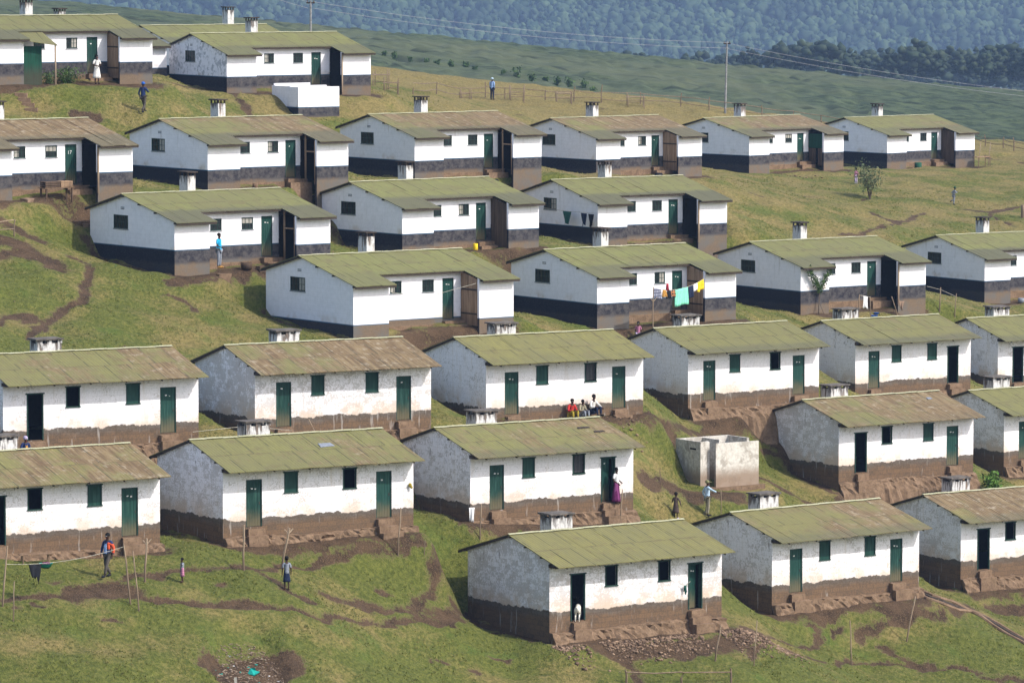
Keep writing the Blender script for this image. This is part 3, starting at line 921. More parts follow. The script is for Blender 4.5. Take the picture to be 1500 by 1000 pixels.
def chimney(root, cx, cy, w, d, z0, ztop, tall):
    """brick stack with an open lantern and slab"""
    mb = MB(); pil = []; ho = .15 if not tall else .17
    mb.box((cx - w / 2, cy - d / 2, z0), (cx + w / 2, cy + d / 2, ztop - ho), .008)
    t = .19 if not tall else .07
    xs = (cx - w / 2, cx + w / 2 - t) if tall else (cx - w / 2, cx - t * .6, cx + w / 2 - t)
    for x in xs:
        for y in (cy - d / 2, cy + d / 2 - t) if not tall else (cy - d / 2, cy - t / 2, cy + d / 2 - t):
            ln = MB() if tall else mb
            ln.box((x, y, ztop - ho - .002), (x + t * (1.25 if not tall else 1), y + t, ztop + .002))
            if tall: pil.append(ln)
    c = mb.build('chimney', 'chim', root)
    for q in pil: q.build('chimney_pillar', 'timber', c)
    s = MB(); s.box((cx - w / 2 - .09, cy - d / 2 - .09, ztop), (cx + w / 2 + .09, cy + d / 2 + .09, ztop + .065), .012)
    s.build('chimney_slab', 'timber' if tall else 'cap', c)
    i = MB(); i.box((cx - w / 2 + .12, cy - d / 2 + .12, ztop - ho - .02), (cx + w / 2 - .12, cy + d / 2 - .12, ztop - ho + .02))
    i.build('flue', 'soot_shade', c)


def door_leaf(root, x0, x1, y, z0, z1, mark=True, ajar=0):
    """plank door in its frame; local origin at the foot of the leaf"""
    fr = MB(); t = .05
    fr.box((x0, y - .03, z0), (x0 + t, y + .05, z1)); fr.box((x1 - t, y - .03, z0), (x1, y + .05, z1)); fr.box((x0 + t, y - .03, z1 - t), (x1 - t, y + .05, z1))
    f = fr.build('door_frame', 'frame', root)
    lf = MB(); w = x1 - x0 - 2 * t; n = 5
    for i in range(n):
        lf.box((w * i / n + .004, 0, .02), (w * (i + 1) / n - .004, .04 + random.uniform(0, .006), z1 - z0 - t))
    l = lf.build('door', 'door', root, loc=(x0 + t, y, z0))
    if ajar: l.rotation_euler.z = ajar
    h = MB(); h.box((w * .88, -.02, .95), (w * .93, -.002, 1.07)); h.build('handle', 'timber', l)
    if mark:
        m = MB()
        q = random.uniform(1.62, 1.72)
        m.box((w * .32, -.004, q), (w * .32 + .09, -.001, q + .05), .012)
        if random.random() < .5: m.box((w * .58, -.004, q - .02), (w * .58 + .07, -.001, q + .03), .012)
        m.build('paint_mark', 'white', l)
    return l


def jamb(root, x0, x1, y, z0, z1):
    fr = MB(); t = .05
    fr.box((x0, y - .03, z0), (x0 + t, y + .08, z1)); fr.box((x1 - t, y - .03, z0), (x1, y + .08, z1)); fr.box((x0 - .06, y - .035, z1 - t * .6), (x1 + .06, y + .08, z1 + .03))
    return fr.build('door_frame', 'frame', root)


def shutter(root, x0, x1, y, z0, z1, kind):
    fr = MB(); t = .045
    fr.box((x0, y - .03, z0), (x0 + t, y + .05, z1)); fr.box((x1 - t, y - .03, z0), (x1, y + .05, z1)); fr.box((x0 - .05, y - .035, z1 - t * .8), (x1 + .05, y + .05, z1 + .02)); fr.box((x0 - .03, y - .045, z0 - .03), (x1 + .03, y + .05, z0 + .02))
    w = fr.build('window', 'frame', root)
    if kind == 'g':
        lf = MB(); ww = x1 - x0 - 2 * t
        for i in range(3):
            lf.box((x0 + t + ww * i / 3 + .003, y + .01, z0 + .02), (x0 + t + ww * (i + 1) / 3 - .003, y + .045, z1 - .036))
        o = lf.build('shutter', 'door', w)
    elif kind == 'c':
        cl = MB(); n = 10
        for i in range(n):
            a, b = x0 + t + (x1 - x0 - 2 * t) * i / n, x0 + t + (x1 - x0 - 2 * t) * (i + 1) / n
            ya, yb = y + .08 + .02 * math.sin(i * 1.9), y + .08 + .02 * math.sin((i + 1) * 1.9)
            cl.quad((a, ya, z0 + .06), (b, yb, z0 + .06), (b, yb, z1 - .05), (a, ya, z1 - .05))
        cl.build('curtain', 'greycloth', w)
    return w


def casement(root, P, s0, s1, z0, z1, cur=0, along='x'):
    """steel casement: frame, glazing bars, pane, curtain; P = (fixed coordinate of the outer wall face); along x faces -y, along y faces -x"""
    def B(mb, s_a, s_b, k_a, k_b, za, zb):
        if along == 'x': mb.box((s_a, P + k_a, za), (s_b, P + k_b, zb))
        else: mb.box((P + k_a, s_a, za), (P + k_b, s_b, zb))
    f = MB(); t = .035
    B(f, s0, s0 + t, -.012, .03, z0, z1); B(f, s1 - t, s1, -.012, .03, z0, z1)
    B(f, s0 + t, s1 - t, -.012, .03, z0, z0 + t); B(f, s0 + t, s1 - t, -.012, .03, z1 - t, z1)
    n = 3 if s1 - s0 < .9 else 4
    for i in range(1, n):
        x = s0 + (s1 - s0) * i / n
        B(f, x - .009, x + .009, 0, .02, z0 + t, z1 - t)
    zm = (z0 + z1) / 2
    B(f, s0 + t, s1 - t, .002, .018, zm - .009, zm + .009)
    w = f.build('window', 'frame', root)
    g = MB(); B(g, s0 + t, s1 - t, .024, .03, z0 + t, z1 - t)
    g.build('pane', 'glass', w)
    if cur:
        c = MB(); a, b = (s0 + .05, s0 + (s1 - s0) * .42) if cur == 1 else ((s0 + (s1 - s0) * .5, s1 - .05) if cur == 2 else (s0 + .04, s1 - .04))
        B(c, a, b, .0205, .0235, z0 + .06 if cur != 3 else zm, z1 - .05)
        c.build('curtain', 'curtain', w)
    s = MB(); B(s, s0 - .05, s1 + .05, -.03, -.002, z0 - .055, z0 - .005); s.build('sill', 'vent', w)
    return w


M['greycloth'] = cloth('dark_grey_sacking', (.07, .07, .075))


def steps(root, x, y, ztop, w, n, zdrop, run=.3, name='steps'):
    mb = MB()
    for i in range(n):
        zt = ztop - (i) * zdrop
        mb.box((x - w / 2 - .04 * i + random.uniform(-.04, .04), y - run * (i + 1), ztop - n * zdrop - 1.2), (x + w / 2 + .06 * i + random.uniform(-.04, .04), y - run * i + (.02 if i else .0), zt), .03)
    return mb.build(name, 'step', root)


def ledge(root, x0, x1, y, ztop, seed):
    """rough earth bench along the foot of the front wall"""
    rs = np.random.default_rng(seed)
    n = int((x1 - x0) / .18)
    xs = np.linspace(x0, x1, n)
    prof = [(0.02, 0.0), (-.19, -.01), (-.25, -.06), (-.29, -.2), (-.36, -.36), (-.46, -.55), (-.62, -1.3), (-.8, -2.2)]
    V = []
    for i, x in enumerate(xs):
        for j, (dy, dz) in enumerate(prof):
            V.append((x + rs.normal(0, .02), y + dy + (rs.normal(0, .05) if j else 0) + .08 * math.sin(x * 1.3 + seed) * (j > 0), ztop + dz + rs.normal(0, .025) + .05 * math.sin(x * .9 + seed * 2)))
    m = len(prof)
    mb = MB(); mb.v = V
    for i in range(n - 1):
        for j in range(m - 1):
            a = i * m + j
            mb.f.append((a, a + m, a + m + 1, a + 1))
    mb.f.append(tuple(range(m))); mb.f.append(tuple(range((n - 1) * m, n * m))[::-1])
    return mb.build('earth_ledge', 'plinth', root)


def purlins(root, x0, x1, vs, zr, k, sz=.07):
    for v in vs:
        mb = MB(); z = zr - k * abs(v) - .045
        mb.box((x0, v - sz / 2, z - sz), (x1, v + sz / 2, z))
        mb.build('purlin', 'timber', root)


def house_A(key, label, st, wear, fw, band=1.32, rust=.3, eave=.4, green=.2):
    h = HOUSES_A[key]; a = R(h[3]); L = LA * h[4]; H = L / 2
    o = Vector((h[0] + math.cos(a) * H, h[1] + math.sin(a) * H, h[2] - ZA))
    root = thing('gabled_house', label, 'house', o, a, 'plain gabled houses on the lower rows')
    S, zr, k = 3.834, 4.4, 1.066 / 3.834
    yf, yb, gx = -2.98, 3.22, H - .1
    T = lambda v: zr - k * abs(v) - .05
    front, gab = MB(), MB()
    ux = lambda f: -H + f * L
    dl, w1, w2, dr = ux(.168), ux(.356), ux(.657), ux(.835)
    dz0, dz1, wz0, wz1 = .84, 2.88, 2.22, 3.11
    dwid, wwid = .39, .33
    ops = []
    for c, s in ((dl, st[0]), (dr, st[3])): ops.append((c - dwid + gx, c + dwid + gx, dz0, dz1))
    for c in (w1, w2): ops.append((c - wwid + gx, c + wwid + gx, wz0, wz1))
    W = MB()
    wall_strip(W, (-gx, yf), (gx, yf), -1.5, (lambda t: T(yf), []), ops, (0, 1))
    for sx in (-1, 1):
        pa, pb = ((-gx, yb), (-gx, yf)) if sx < 0 else ((gx, yf), (gx, yb))
        tt = (lambda t, sx=sx: T(yb - t) if sx < 0 else T(yf + t))
        wall_strip(W, pa, pb, -1.5, (tt, [yb if sx < 0 else -yf]), [], (-sx, 0))
    wall_strip(W, (gx, yb), (-gx, yb), -1.5, (lambda t: T(yb), []), [], (0, -1))
    w = W.build('wall', 'wallA', root); w.color = (wear, band / 4, fw, 1)
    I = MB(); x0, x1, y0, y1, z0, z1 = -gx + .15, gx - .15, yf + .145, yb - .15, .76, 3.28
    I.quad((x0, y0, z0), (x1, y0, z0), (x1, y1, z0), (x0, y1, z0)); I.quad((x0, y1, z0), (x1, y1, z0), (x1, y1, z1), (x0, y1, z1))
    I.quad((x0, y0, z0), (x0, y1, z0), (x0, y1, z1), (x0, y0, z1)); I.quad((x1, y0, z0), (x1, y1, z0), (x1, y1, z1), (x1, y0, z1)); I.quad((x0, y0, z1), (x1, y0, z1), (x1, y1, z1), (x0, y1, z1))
    I.build('inner_wall', 'soot_shade', root)  # lining painted near black so doorways and windows read as unlit
    Rf = MB()
    roof_sheets(Rf, -H, H, 0, S, zr, k); roof_sheets(Rf, -H, H, 0, S, zr, k, sgn=1)
    rf = Rf.build('roof', 'roof', root); rf.color = (rust + .1, eave, green, 1)
    rc = MB(); n = 12
    for i in range(n):
        xa, xb = -H - .01 + L * i / n, -H - .01 + L * (i + 1) / n + .02
        for s in (-1, 1):
            e = .012 * (i % 2)
            rc.quad((xa, 0, zr + .05 + e), (xb, 0, zr + .05 + e), (xb, s * .15, zr + .012 + e), (xa, s * .15, zr + .012 + e))
    rc.build('ridge_cap', 'ridge', rf)
    purlins(root, -H - .02, H + .0, (-3.6, -2.45, -1.25, -.1, 1.2, 2.35, 3.6), zr, k)
    S_b = S
    vb_ = MB()
    for sx_ in (-1, 1):
        xa_, xb_ = (-H - .015, -H + .03) if sx_ < 0 else (H - .03, H + .015)
        n0 = len(vb_.v); zr_ = zr - .034
        vb_.v += [(xa_, .02, zr_ - .10), (xb_, .02, zr_ - .10), (xb_, S_b - .01, zr_ - k * S_b - .10), (xa_, S_b - .01, zr_ - k * S_b - .10), (xa_, .02, zr_), (xb_, .02, zr_), (xb_, S_b - .01, zr_ - k * S_b), (xa_, S_b - .01, zr_ - k * S_b)]
        vb_.f += [tuple(n0 + i_ for i_ in q_) for q_ in ((3, 2, 1, 0), (4, 5, 6, 7), (0, 1, 5, 4), (1, 2, 6, 5), (2, 3, 7, 6), (3, 0, 4, 7))]
        vb_.build('verge_shade_board', 'timber', root); vb_ = MB()  # dark strip standing for the shaded underside of the back verge
    for sx_ in (-1, 1):
        pl = MB(); xa_ = sx_ * (gx + .0); z_ = zr - k * 3.0 - .04
        pl.box((xa_ - .06, yf - .42, z_ - .26), (xa_ + .06, yf - .003, z_ - .11)); pl.build('wall_plate', 'timber', root)
    rafter_n = 6
    for i in range(rafter_n):
        x = -H + .5 + (L - 1.0) * i / (rafter_n - 1)
        mb = MB(); za, zb = zr - k * 2.9 - .03, zr - k * 3.76 - .03
        mb.v = [(x - .025, -2.9, za - .1), (x + .025, -2.9, za - .1), (x + .025, -3.76, zb - .09), (x - .025, -3.76, zb - .09), (x - .025, -2.9, za), (x + .025, -2.9, za), (x + .025, -3.76, zb), (x - .025, -3.76, zb)]
        mb.f = [(3, 2, 1, 0), (4, 5, 6, 7), (0, 1, 5, 4), (1, 2, 6, 5), (2, 3, 7, 6), (3, 0, 4, 7)]
        mb.build('rafter', 'timber', root)
    for c, s in ((dl, st[0]), (dr, st[3])):
        if s == 'g': door_leaf(root, c - dwid, c + dwid, yf + .06, dz0, dz1)
        else:
            jamb(root, c - dwid, c + dwid, yf, dz0, dz1)
            if s == 'D': door_leaf(root, c - dwid + .05, c + dwid - .05, yf + .12, dz0, dz1 - .04, ajar=R(18))
    for c, s in ((w1, st[1]), (w2, st[2])): shutter(root, c - wwid, c + wwid, yf, wz0, wz1, s)
    chimney(root, 0, 3.05, 1.16, .86, 2.6, zr + .28, False)
    sd = sum(map(ord, key))
    ledge(root, -gx + .02, gx + .06, yf, .42, sd)
    steps(root, dl, yf - .02, .78, .78, 2 if key != 'A2c' else 3, .3, .22)
    steps(root, dr, yf - .02, .80, .86, 3 if key in ('A1a', 'A2c', 'A2b') else 2, .28, .25)
    return root


def house_B(key, label, porch='plank', wear=.3, band=1.2, brown=.5, rust=.2, eave=.75, green=.8, chim_u=None, curtains=(0, 0, 0), gwin=True, doorlook='g', chim_h=.9):
    h = HOUSES_B[key]; a = R(h[3]); L = LB * h[4]; H = L / 2
    o = Vector((h[0] + math.cos(a) * H, h[1] + math.sin(a) * H, h[2] - ZB))
    root = thing('winged_house', label, 'house', o, a, 'winged houses with recessed fronts on the upper rows')
    zr, k = 3.8, .239
    Sb, Sm, Sw = 3.47, 3.47, 5.15
    wl, wr = 2.42, 2.26
    T = lambda v: zr - k * abs(v) - .05
    yb, ym, yw = 3.17, -3.13, -4.74
    gx = H - .13
    xl, xr = -H + wl - .2, H - wr + .04
    W = MB()
    U = lambda u: -H + u * L / LB
    win = [(U(3.68), .345), (U(5.6), .345)]; dc = U(6.8); dw = .345
    dz0, dz1 = .55, 2.6
    ops = [(c - hw - xl, c + hw - xl, 1.96, 2.57) for c, hw in win] + [(dc - dw - xl, dc + dw - xl, dz0, dz1)]
    wall_strip(W, (xl, ym), (xr, ym), -1.5, (lambda t: T(ym), []), ops, (0, 1), .1)
    gops = [(yb - .9, yb + .44, 2.04, 2.73)] if gwin else []
    wall_strip(W, (-gx, yb), (-gx, yw), -1.5, (lambda t: T(yb - t), [yb]), gops, (1, 0), .1)
    wall_strip(W, (gx, yw), (gx, yb), -1.5, (lambda t: T(yw + t), [-yw]), [], (-1, 0))
    wall_strip(W, (-gx, yw), (xl, yw), -1.5, (lambda t: T(yw), []), [], (0, 1))
    wall_strip(W, (xr, yw), (gx, yw), -1.5, (lambda t: T(yw), []), [], (0, 1))
    wall_strip(W, (xl, yw), (xl, ym), -1.5, (lambda t: T(yw + t), []), [], (-1, 0))
    wall_strip(W, (gx, yb), (-gx, yb), -1.5, (lambda t: T(yb), []), [], (0, -1))
    # inner skin of the wing's front wall, seen through the open side
    W.quad((xr + .002, yw, -1.5), (xr + .002, yw + .16, -1.5), (xr + .002, yw + .16, T(yw + .16)), (xr + .002, yw, T(yw)))
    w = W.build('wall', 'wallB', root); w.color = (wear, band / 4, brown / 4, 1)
    I = MB()
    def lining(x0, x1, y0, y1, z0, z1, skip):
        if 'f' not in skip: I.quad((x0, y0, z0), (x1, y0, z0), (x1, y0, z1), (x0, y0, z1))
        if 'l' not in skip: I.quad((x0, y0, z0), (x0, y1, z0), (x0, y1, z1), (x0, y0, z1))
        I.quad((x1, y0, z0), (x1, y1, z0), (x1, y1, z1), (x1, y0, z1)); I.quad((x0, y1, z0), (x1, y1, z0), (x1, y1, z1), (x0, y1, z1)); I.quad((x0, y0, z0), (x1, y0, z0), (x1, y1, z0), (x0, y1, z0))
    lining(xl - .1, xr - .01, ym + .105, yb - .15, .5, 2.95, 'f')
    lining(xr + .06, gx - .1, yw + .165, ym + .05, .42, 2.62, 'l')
    I.build('inner_wall', 'soot_shade', root)  # room darkness put into the lining colour
    Rf = MB()
    roof_sheets(Rf, -H, -H + wl, 0, Sw, zr, k); roof_sheets(Rf, -H + wl + .012, H - wr - .012, 0, Sm, zr, k); roof_sheets(Rf, H - wr, H, 0, Sw, zr, k)
    roof_sheets(Rf, -H, H, 0, Sb, zr, k, sgn=1)
    rf = Rf.build('roof', 'roof', root); rf.color = (rust, eave, green, 1)
    rc = MB(); n = 12
    for i in range(n):
        xa, xb = -H - .01 + L * i / n, -H - .01 + L * (i + 1) / n + .02
        for s in (-1, 1):
            e = .012 * (i % 2)
            rc.quad((xa, 0, zr + .05 + e), (xb, 0, zr + .05 + e), (xb, s * .13, zr + .016 + e), (xa, s * .13, zr + .016 + e))
    rc.build('ridge_cap', 'ridge', rf)
    fb = MB()
    def fas(x0, x1, S_):
        z = zr - k * S_ - .034
        fb.box((x0, -S_ + .015, z - .10), (x1, -S_ + .045, z))
    fas(-H, -H + wl, Sw); fas(-H + wl, H - wr, Sm); fas(H - wr, H, Sw)
    fb.build('fascia', 'timber', root)
    purlins(root, -H - .02, H + .02, (-3.1, -1.6, -.08, 1.5, 3.25), zr, k, .08)
    S_b = Sb
    vb_ = MB()
    for sx_ in (-1, 1):
        xa_, xb_ = (-H - .015, -H + .03) if sx_ < 0 else (H - .03, H + .015)
        n0 = len(vb_.v); zr_ = zr - .034
        vb_.v += [(xa_, .02, zr_ - .10), (xb_, .02, zr_ - .10), (xb_, S_b - .01, zr_ - k * S_b - .10), (xa_, S_b - .01, zr_ - k * S_b - .10), (xa_, .02, zr_), (xb_, .02, zr_), (xb_, S_b - .01, zr_ - k * S_b), (xa_, S_b - .01, zr_ - k * S_b)]
        vb_.f += [tuple(n0 + i_ for i_ in q_) for q_ in ((3, 2, 1, 0), (4, 5, 6, 7), (0, 1, 5, 4), (1, 2, 6, 5), (2, 3, 7, 6), (3, 0, 4, 7))]
        vb_.build('verge_shade_board', 'timber', root); vb_ = MB()  # shade under the back verge, built as a dark strip
    for xa, xb in ((-H - .02, -H + wl + .01), (H - wr - .01, H + .02)):
        mb = MB(); z = zr - k * 4.92 - .045
        mb.box((xa, -4.99, z - .09), (xb, -4.89, z)); mb.build('purlin', 'timber', root)
    dl = door_leaf(root, dc - dw, dc + dw, ym + (.05 if doorlook == 'g' else .06), dz0, dz1)
    for i, (c, hw) in enumerate(win): casement(root, ym, c - hw, c + hw, 1.96, 2.57, curtains[i])
    if gwin: casement(root, -gx, -.44, .9, 2.04, 2.73, curtains[2], 'y')
    vb = MB()
    for i in range(3):
        for j in range(2): vb.box((-gx - .012, -.1 + i * .12, 3.02 + j * .075), (-gx - .002, -.1 + i * .12 + .09, 3.02 + j * .075 + .055))
    vb.build('vent', 'vent', root)
    # side of the right wing that faces the recess
    zt = lambda y: T(y) - .02
    pp = MB()
    if porch == 'plank':
        n = 8
        for i in range(n):
            ya, y2 = yw + .17 + (ym - yw - .19) * i / n, yw + .17 + (ym - yw - .19) * (i + 1) / n
            pp.box((xr + .0, ya + .003, .25), (xr + .03 + .01 * (i % 3), y2 - .003, zt(ya) - .03))
        pp.build('plank_panel', 'plank', root)
        
        for zz in (.8, 2.0):
            b = MB(); b.box((xr - .02, yw + .2, zz), (xr - .001, ym - .05, zz + .08)); b.build('batten', 'timber', root)
    elif porch == 'darkplank':
        for i in range(9):
            ya = yw + .17 + (ym - yw - .19) * i / 9
            pp.box((xr, ya + .004, .2), (xr + .03, ya + .15, zt(ya) - random.uniform(.03, .1)), .01)
        pp.build('plank_panel', 'darkplank', root)
    elif porch == 'sheet':
        pp.box((xr - .03, yw + .17, 1.5), (xr, ym - .02, zt(yw) - .04)); pp.build('sheet_panel', 'greensheet', root)
        q = MB()
        for i in range(6):
            ya = yw + .17 + (ym - yw - .19) * i / 6
            if i != 2: q.box((xr, ya, .2), (xr + .03, ya + .2, 1.48), .01)
        q.build('plank_panel', 'darkplank', root)
    elif porch == 'frame':
        pp.box((xr, yw + .17, .2), (xr + .07, yw + .24, zt(yw) - .03)); pp.box((xr, ym - .5, .2), (xr + .07, ym - .43, zt(ym - .5) - .03)); pp.box((xr, yw + .24, 1.95), (xr + .07, ym - .5, 2.02))
        pp.build('porch_post', 'plank', root)
    else:
        pp.box((xr - .02, yw - .05, .1), (xr + .06, yw + .03, zt(yw) - .02)); pp.build('porch_post', 'pole', root)
    if key == 'B1a':
        ln = MB(); ln.box((xl + .02, yw + .25, -.3), (xl + 1.25, yw + .3, 2.15)); ln.build('sheet_panel', 'greensheet', root)
        aw = MB(); aw.v = [(xl - .1, -3.3, 2.98), (xl + 1.75, -3.3, 2.98), (xl + 2.0, -5.0, 2.2), (xl - .1, -5.0, 2.5)]; aw.v += [(a_, b_, c_ - .03) for a_, b_, c_ in aw.v]
        aw.f = [(0, 3, 2, 1), (4, 5, 6, 7), (0, 1, 5, 4), (1, 2, 6, 5), (2, 3, 7, 6), (3, 0, 4, 7)]
        q_ = aw.build('awning', 'roof', root); q_.color = (.1, .3, .6, 1)
        po = MB(); po.tube([(xl + 1.9, -4.9, -.4), (xl + 1.9, -4.9, 2.22)], .05, 6); po.build('porch_post', 'pole', root)
    chimney(root, (0 if chim_u is None else chim_u), 1.3, .47, .78, 3.0, zr + chim_h, True)
    steps(root, dc + .25, ym - .02, .48, 1.3, 2, .2, .34)
    st_ = MB(); st_.box((xl + .05, ym - .16, -1.2), (dc - .5, ym - .002, .34), .02); st_.build('footing', 'plinth', root)
    return root


G = 'white plastered house '
A_SPECS = [
    ('A1a', 'nearest white house, peeling gable, open dark doorways, stone rubble in front', 'dddD', .80, .50, 1.32, .22, .1, .15),
    ('A1b', 'white house in the lowest row with shut green doors, clay drain at its corner', 'gggg', .62, .35, 1.25, .42, .5, .1),
    ('A1c', 'white house with brown-streaked roof cut off by the right edge beyond the clay drain', 'ddgg', .70, .3, 1.35, .6, .5, .0),
    ('A2a', 'white house cut off by the left edge behind the man in the orange jacket', 'ddgg', .6, .3, 1.3, .45, .1, .2),
    ('A2b', 'white house with a small grey sheet patch on its roof, left of purple skirted woman', 'ggdg', .72, .35, 1.2, .35, .1, .4),
    ('A2c', 'white house with a woman in a purple skirt standing in its right doorway', 'ggcD', .66, .28, 1.2, .4, .45, .45),
    ('A2d', 'white house right of the roofless concrete wash block, brown blotched gable, one open doorway', 'ddgg', .84, .2, 1.3, .5, .2, .4),
    ('A2e', 'half hidden white house beside the leafy sapling, cut off by the right edge', 'gggg', .74, .2, 1.3, .3, .3, .4),
    ('A3a', 'white house at the left edge below the bank with the winding dirt path', 'ddgg', .72, .2, 1.3, .4, .1, .3),
    ('A3b', 'white house with brown mottled roof, dirty grey gable, rust spots on its front', 'gggg', .95, .5, 1.25, .55, .1, .15),
    ('A3c', 'white house with three people sitting against its front wall', 'ggcg', .48, .1, 1.2, .25, .15, .2),
    ('A3d', 'white house with clean gable directly behind the concrete wash block, red earth bank in front', 'ggdg', .42, .1, 1.2, .2, .6, .35),
    ('A3e', 'white house with two green shutters and a thin pole leaning beside its right doorway', 'gggd', .45, .2, 1.2, .3, .7, .35),
    ('A3f', 'half hidden white house, open doorway, right edge below two wire posts', 'dggd', .55, .35, 1.2, .2, .6, .5),
]
for sp in A_SPECS: house_A(*sp)

B_SPECS = [
    ('B4b', 'white house without a navy band, brown plank wing, nearest of the winged houses', dict(wear=.25, band=.66, brown=.85, rust=.05, eave=.3, curtains=(1, 0, 1))),
    ('B4c', 'winged white house with a line of coloured washing hung in front of its door', dict(wear=.3, rust=.0, eave=.6, green=.8, curtains=(0, 2, 0))),
    ('B4d', 'winged white house with a vine climbing its left wing and a black open porch', dict(porch='open', wear=.28, rust=.0, eave=.6, brown=.4)),
    ('B4e', 'winged white house cut off by the right edge just below the bare brown grass slope', dict(porch='open', wear=.45, rust=.0, eave=.85, curtains=(3, 0, 0))),
    ('B3a', 'winged white house with a person in a bright blue shirt at its front corner', dict(porch='frame', wear=.4, rust=.12, eave=.8, curtains=(0, 3, 0))),
    ('B3b', 'winged white house with a yellow can at the foot of its front wall', dict(porch='darkplank', wear=.28, rust=.0, eave=.8, curtains=(0, 1, 0))),
    ('B3c', 'winged white house with dark washing hung along its gable wall', dict(porch='open', wear=.32, rust=.02, eave=.85, curtains=(0, 0, 1))),
    ('B1a', 'top left white house with a woman in a white dress before its door', dict(porch='plank', wear=.2, rust=.05, eave=.8, gwin=True, curtains=(0, 2, 0))),
    ('B2a', 'rust roofed winged house at the left edge with a wooden crate stand by its door', dict(porch='open', wear=.3, rust=.85, eave=.6, green=.4, curtains=(1, 3, 0))),
    ('B2b', 'winged house with mottled brown and olive roof directly below the white water tank', dict(porch='frame', wear=.42, rust=.55, eave=.75, green=.6, curtains=(0, 1, 1))),
    ('B2c', 'winged house with brown roof and half open door, directly below the fence on the crest', dict(porch='frame', wear=.25, rust=.6, eave=.7, green=.5)),
    ('B2d', 'winged house with tan roof and brown plank wing door, left of the green sheeted porch', dict(porch='plank', wear=.34, rust=.65, eave=.8, green=.5, curtains=(0, 1, 0))),
    ('B2e', 'winged house with a green sheet closing its porch, below the tall power pole', dict(porch='sheet', wear=.45, rust=.6, eave=.75, green=.5, curtains=(3, 3, 0))),
    ('B2f', 'winged house farthest right on the crest with a bench leaning at its right end', dict(porch='darkplank', wear=.3, rust=.42, eave=.5, green=.6)),
    ('B1b', 'top row winged house with grey flaking gable behind the white water tank', dict(porch='open', wear=.75, rust=.05, eave=.6, green=.8, curtains=(1, 0, 0), chim_u=-.2)),
    ('B1c', 'mostly hidden white house behind the grey flaking gable in the top row', dict(porch='open', wear=.6, rust=.1, chim_u=2.6, chim_h=1.15)),
    ('B1d', 'hidden house whose chimney top peeps over the roof at the top left', dict(porch='open', wear=.3, chim_h=1.05)),
]
for key, lb, kw in B_SPECS: house_B(key, lb, **kw)
# ------------------------------------------------------------------ placing helpers
def hpt(key, u, v, z):
    h = HOUSES_A.get(key) or HOUSES_B[key]
    a = R(h[3]); zb = ZA if key in HOUSES_A else ZB
    if key in HOUSES_B:
        u *= 1.02; z += .1
        if v < -3: v -= .36
    elif v < -2.9: v += .09
    return Vector((h[0] + math.cos(a) * u - math.sin(a) * v, h[1] + math.sin(a) * u + math.cos(a) * v, h[2] - zb + z))


def hyaw(key):
    return R((HOUSES_A.get(key) or HOUSES_B[key])[3])


def pd(px, py, d):
    r = ray(px, py)
    return Vector(r * (d / r[1]))


def fit_z(p, dz=0.0):
    return Vector((p[0], p[1], gz(p[0], p[1]) + dz))


M['polegrey'] = plain('grey_steel_pole', (.26, .26, .26), .7)
# ------------------------------------------------------------------ far woods
def ico(sub):
    import bmesh
    bm = bmesh.new(); bmesh.ops.create_icosphere(bm, subdivisions=sub, radius=1)
    V = np.array([v.co[:] for v in bm.verts]); Fc = np.array([[v.index for v in f.verts] for f in bm.faces])
    bm.free()
    return V, Fc


def blobs(name, C, S, mat, sub, amp, seed, squash=.35):
    """many irregular leaf masses: centres C, radii S (n,3)"""
    V, Fc = ico(sub)
    rs = np.random.default_rng(seed)
    n, m = len(C), len(V)
    out = np.empty((n, m, 3), np.float32)
    for i0 in range(0, n, 500):
        c = C[i0:i0 + 500]; k = len(c)
        ph = rs.random((k, 6, 1)) * 6.28; fr = rs.normal(0, 3.4, (k, 6, 3))
        d = np.zeros((k, m))
        for j in range(6):
            d += np.sin((fr[:, j] @ V.T) + ph[:, j]) / 6
        d = 1 + amp * d * 2.2 + rs.normal(0, amp * .30, (k, m))
        out[i0:i0 + 500] = c[:, None, :] + V[None] * d[..., None] * S[i0:i0 + 500, None, :]
    Fa = (Fc[None] + (np.arange(n) * m)[:, None, None]).reshape(-1, 3)
    o = np_mesh(name, out.reshape(-1, 3), Fa, mat)
    o['kind'] = 'stuff'
    return o


def far_ground(x, y):
    return base_h(np.asarray(x, float), np.asarray(y, float))


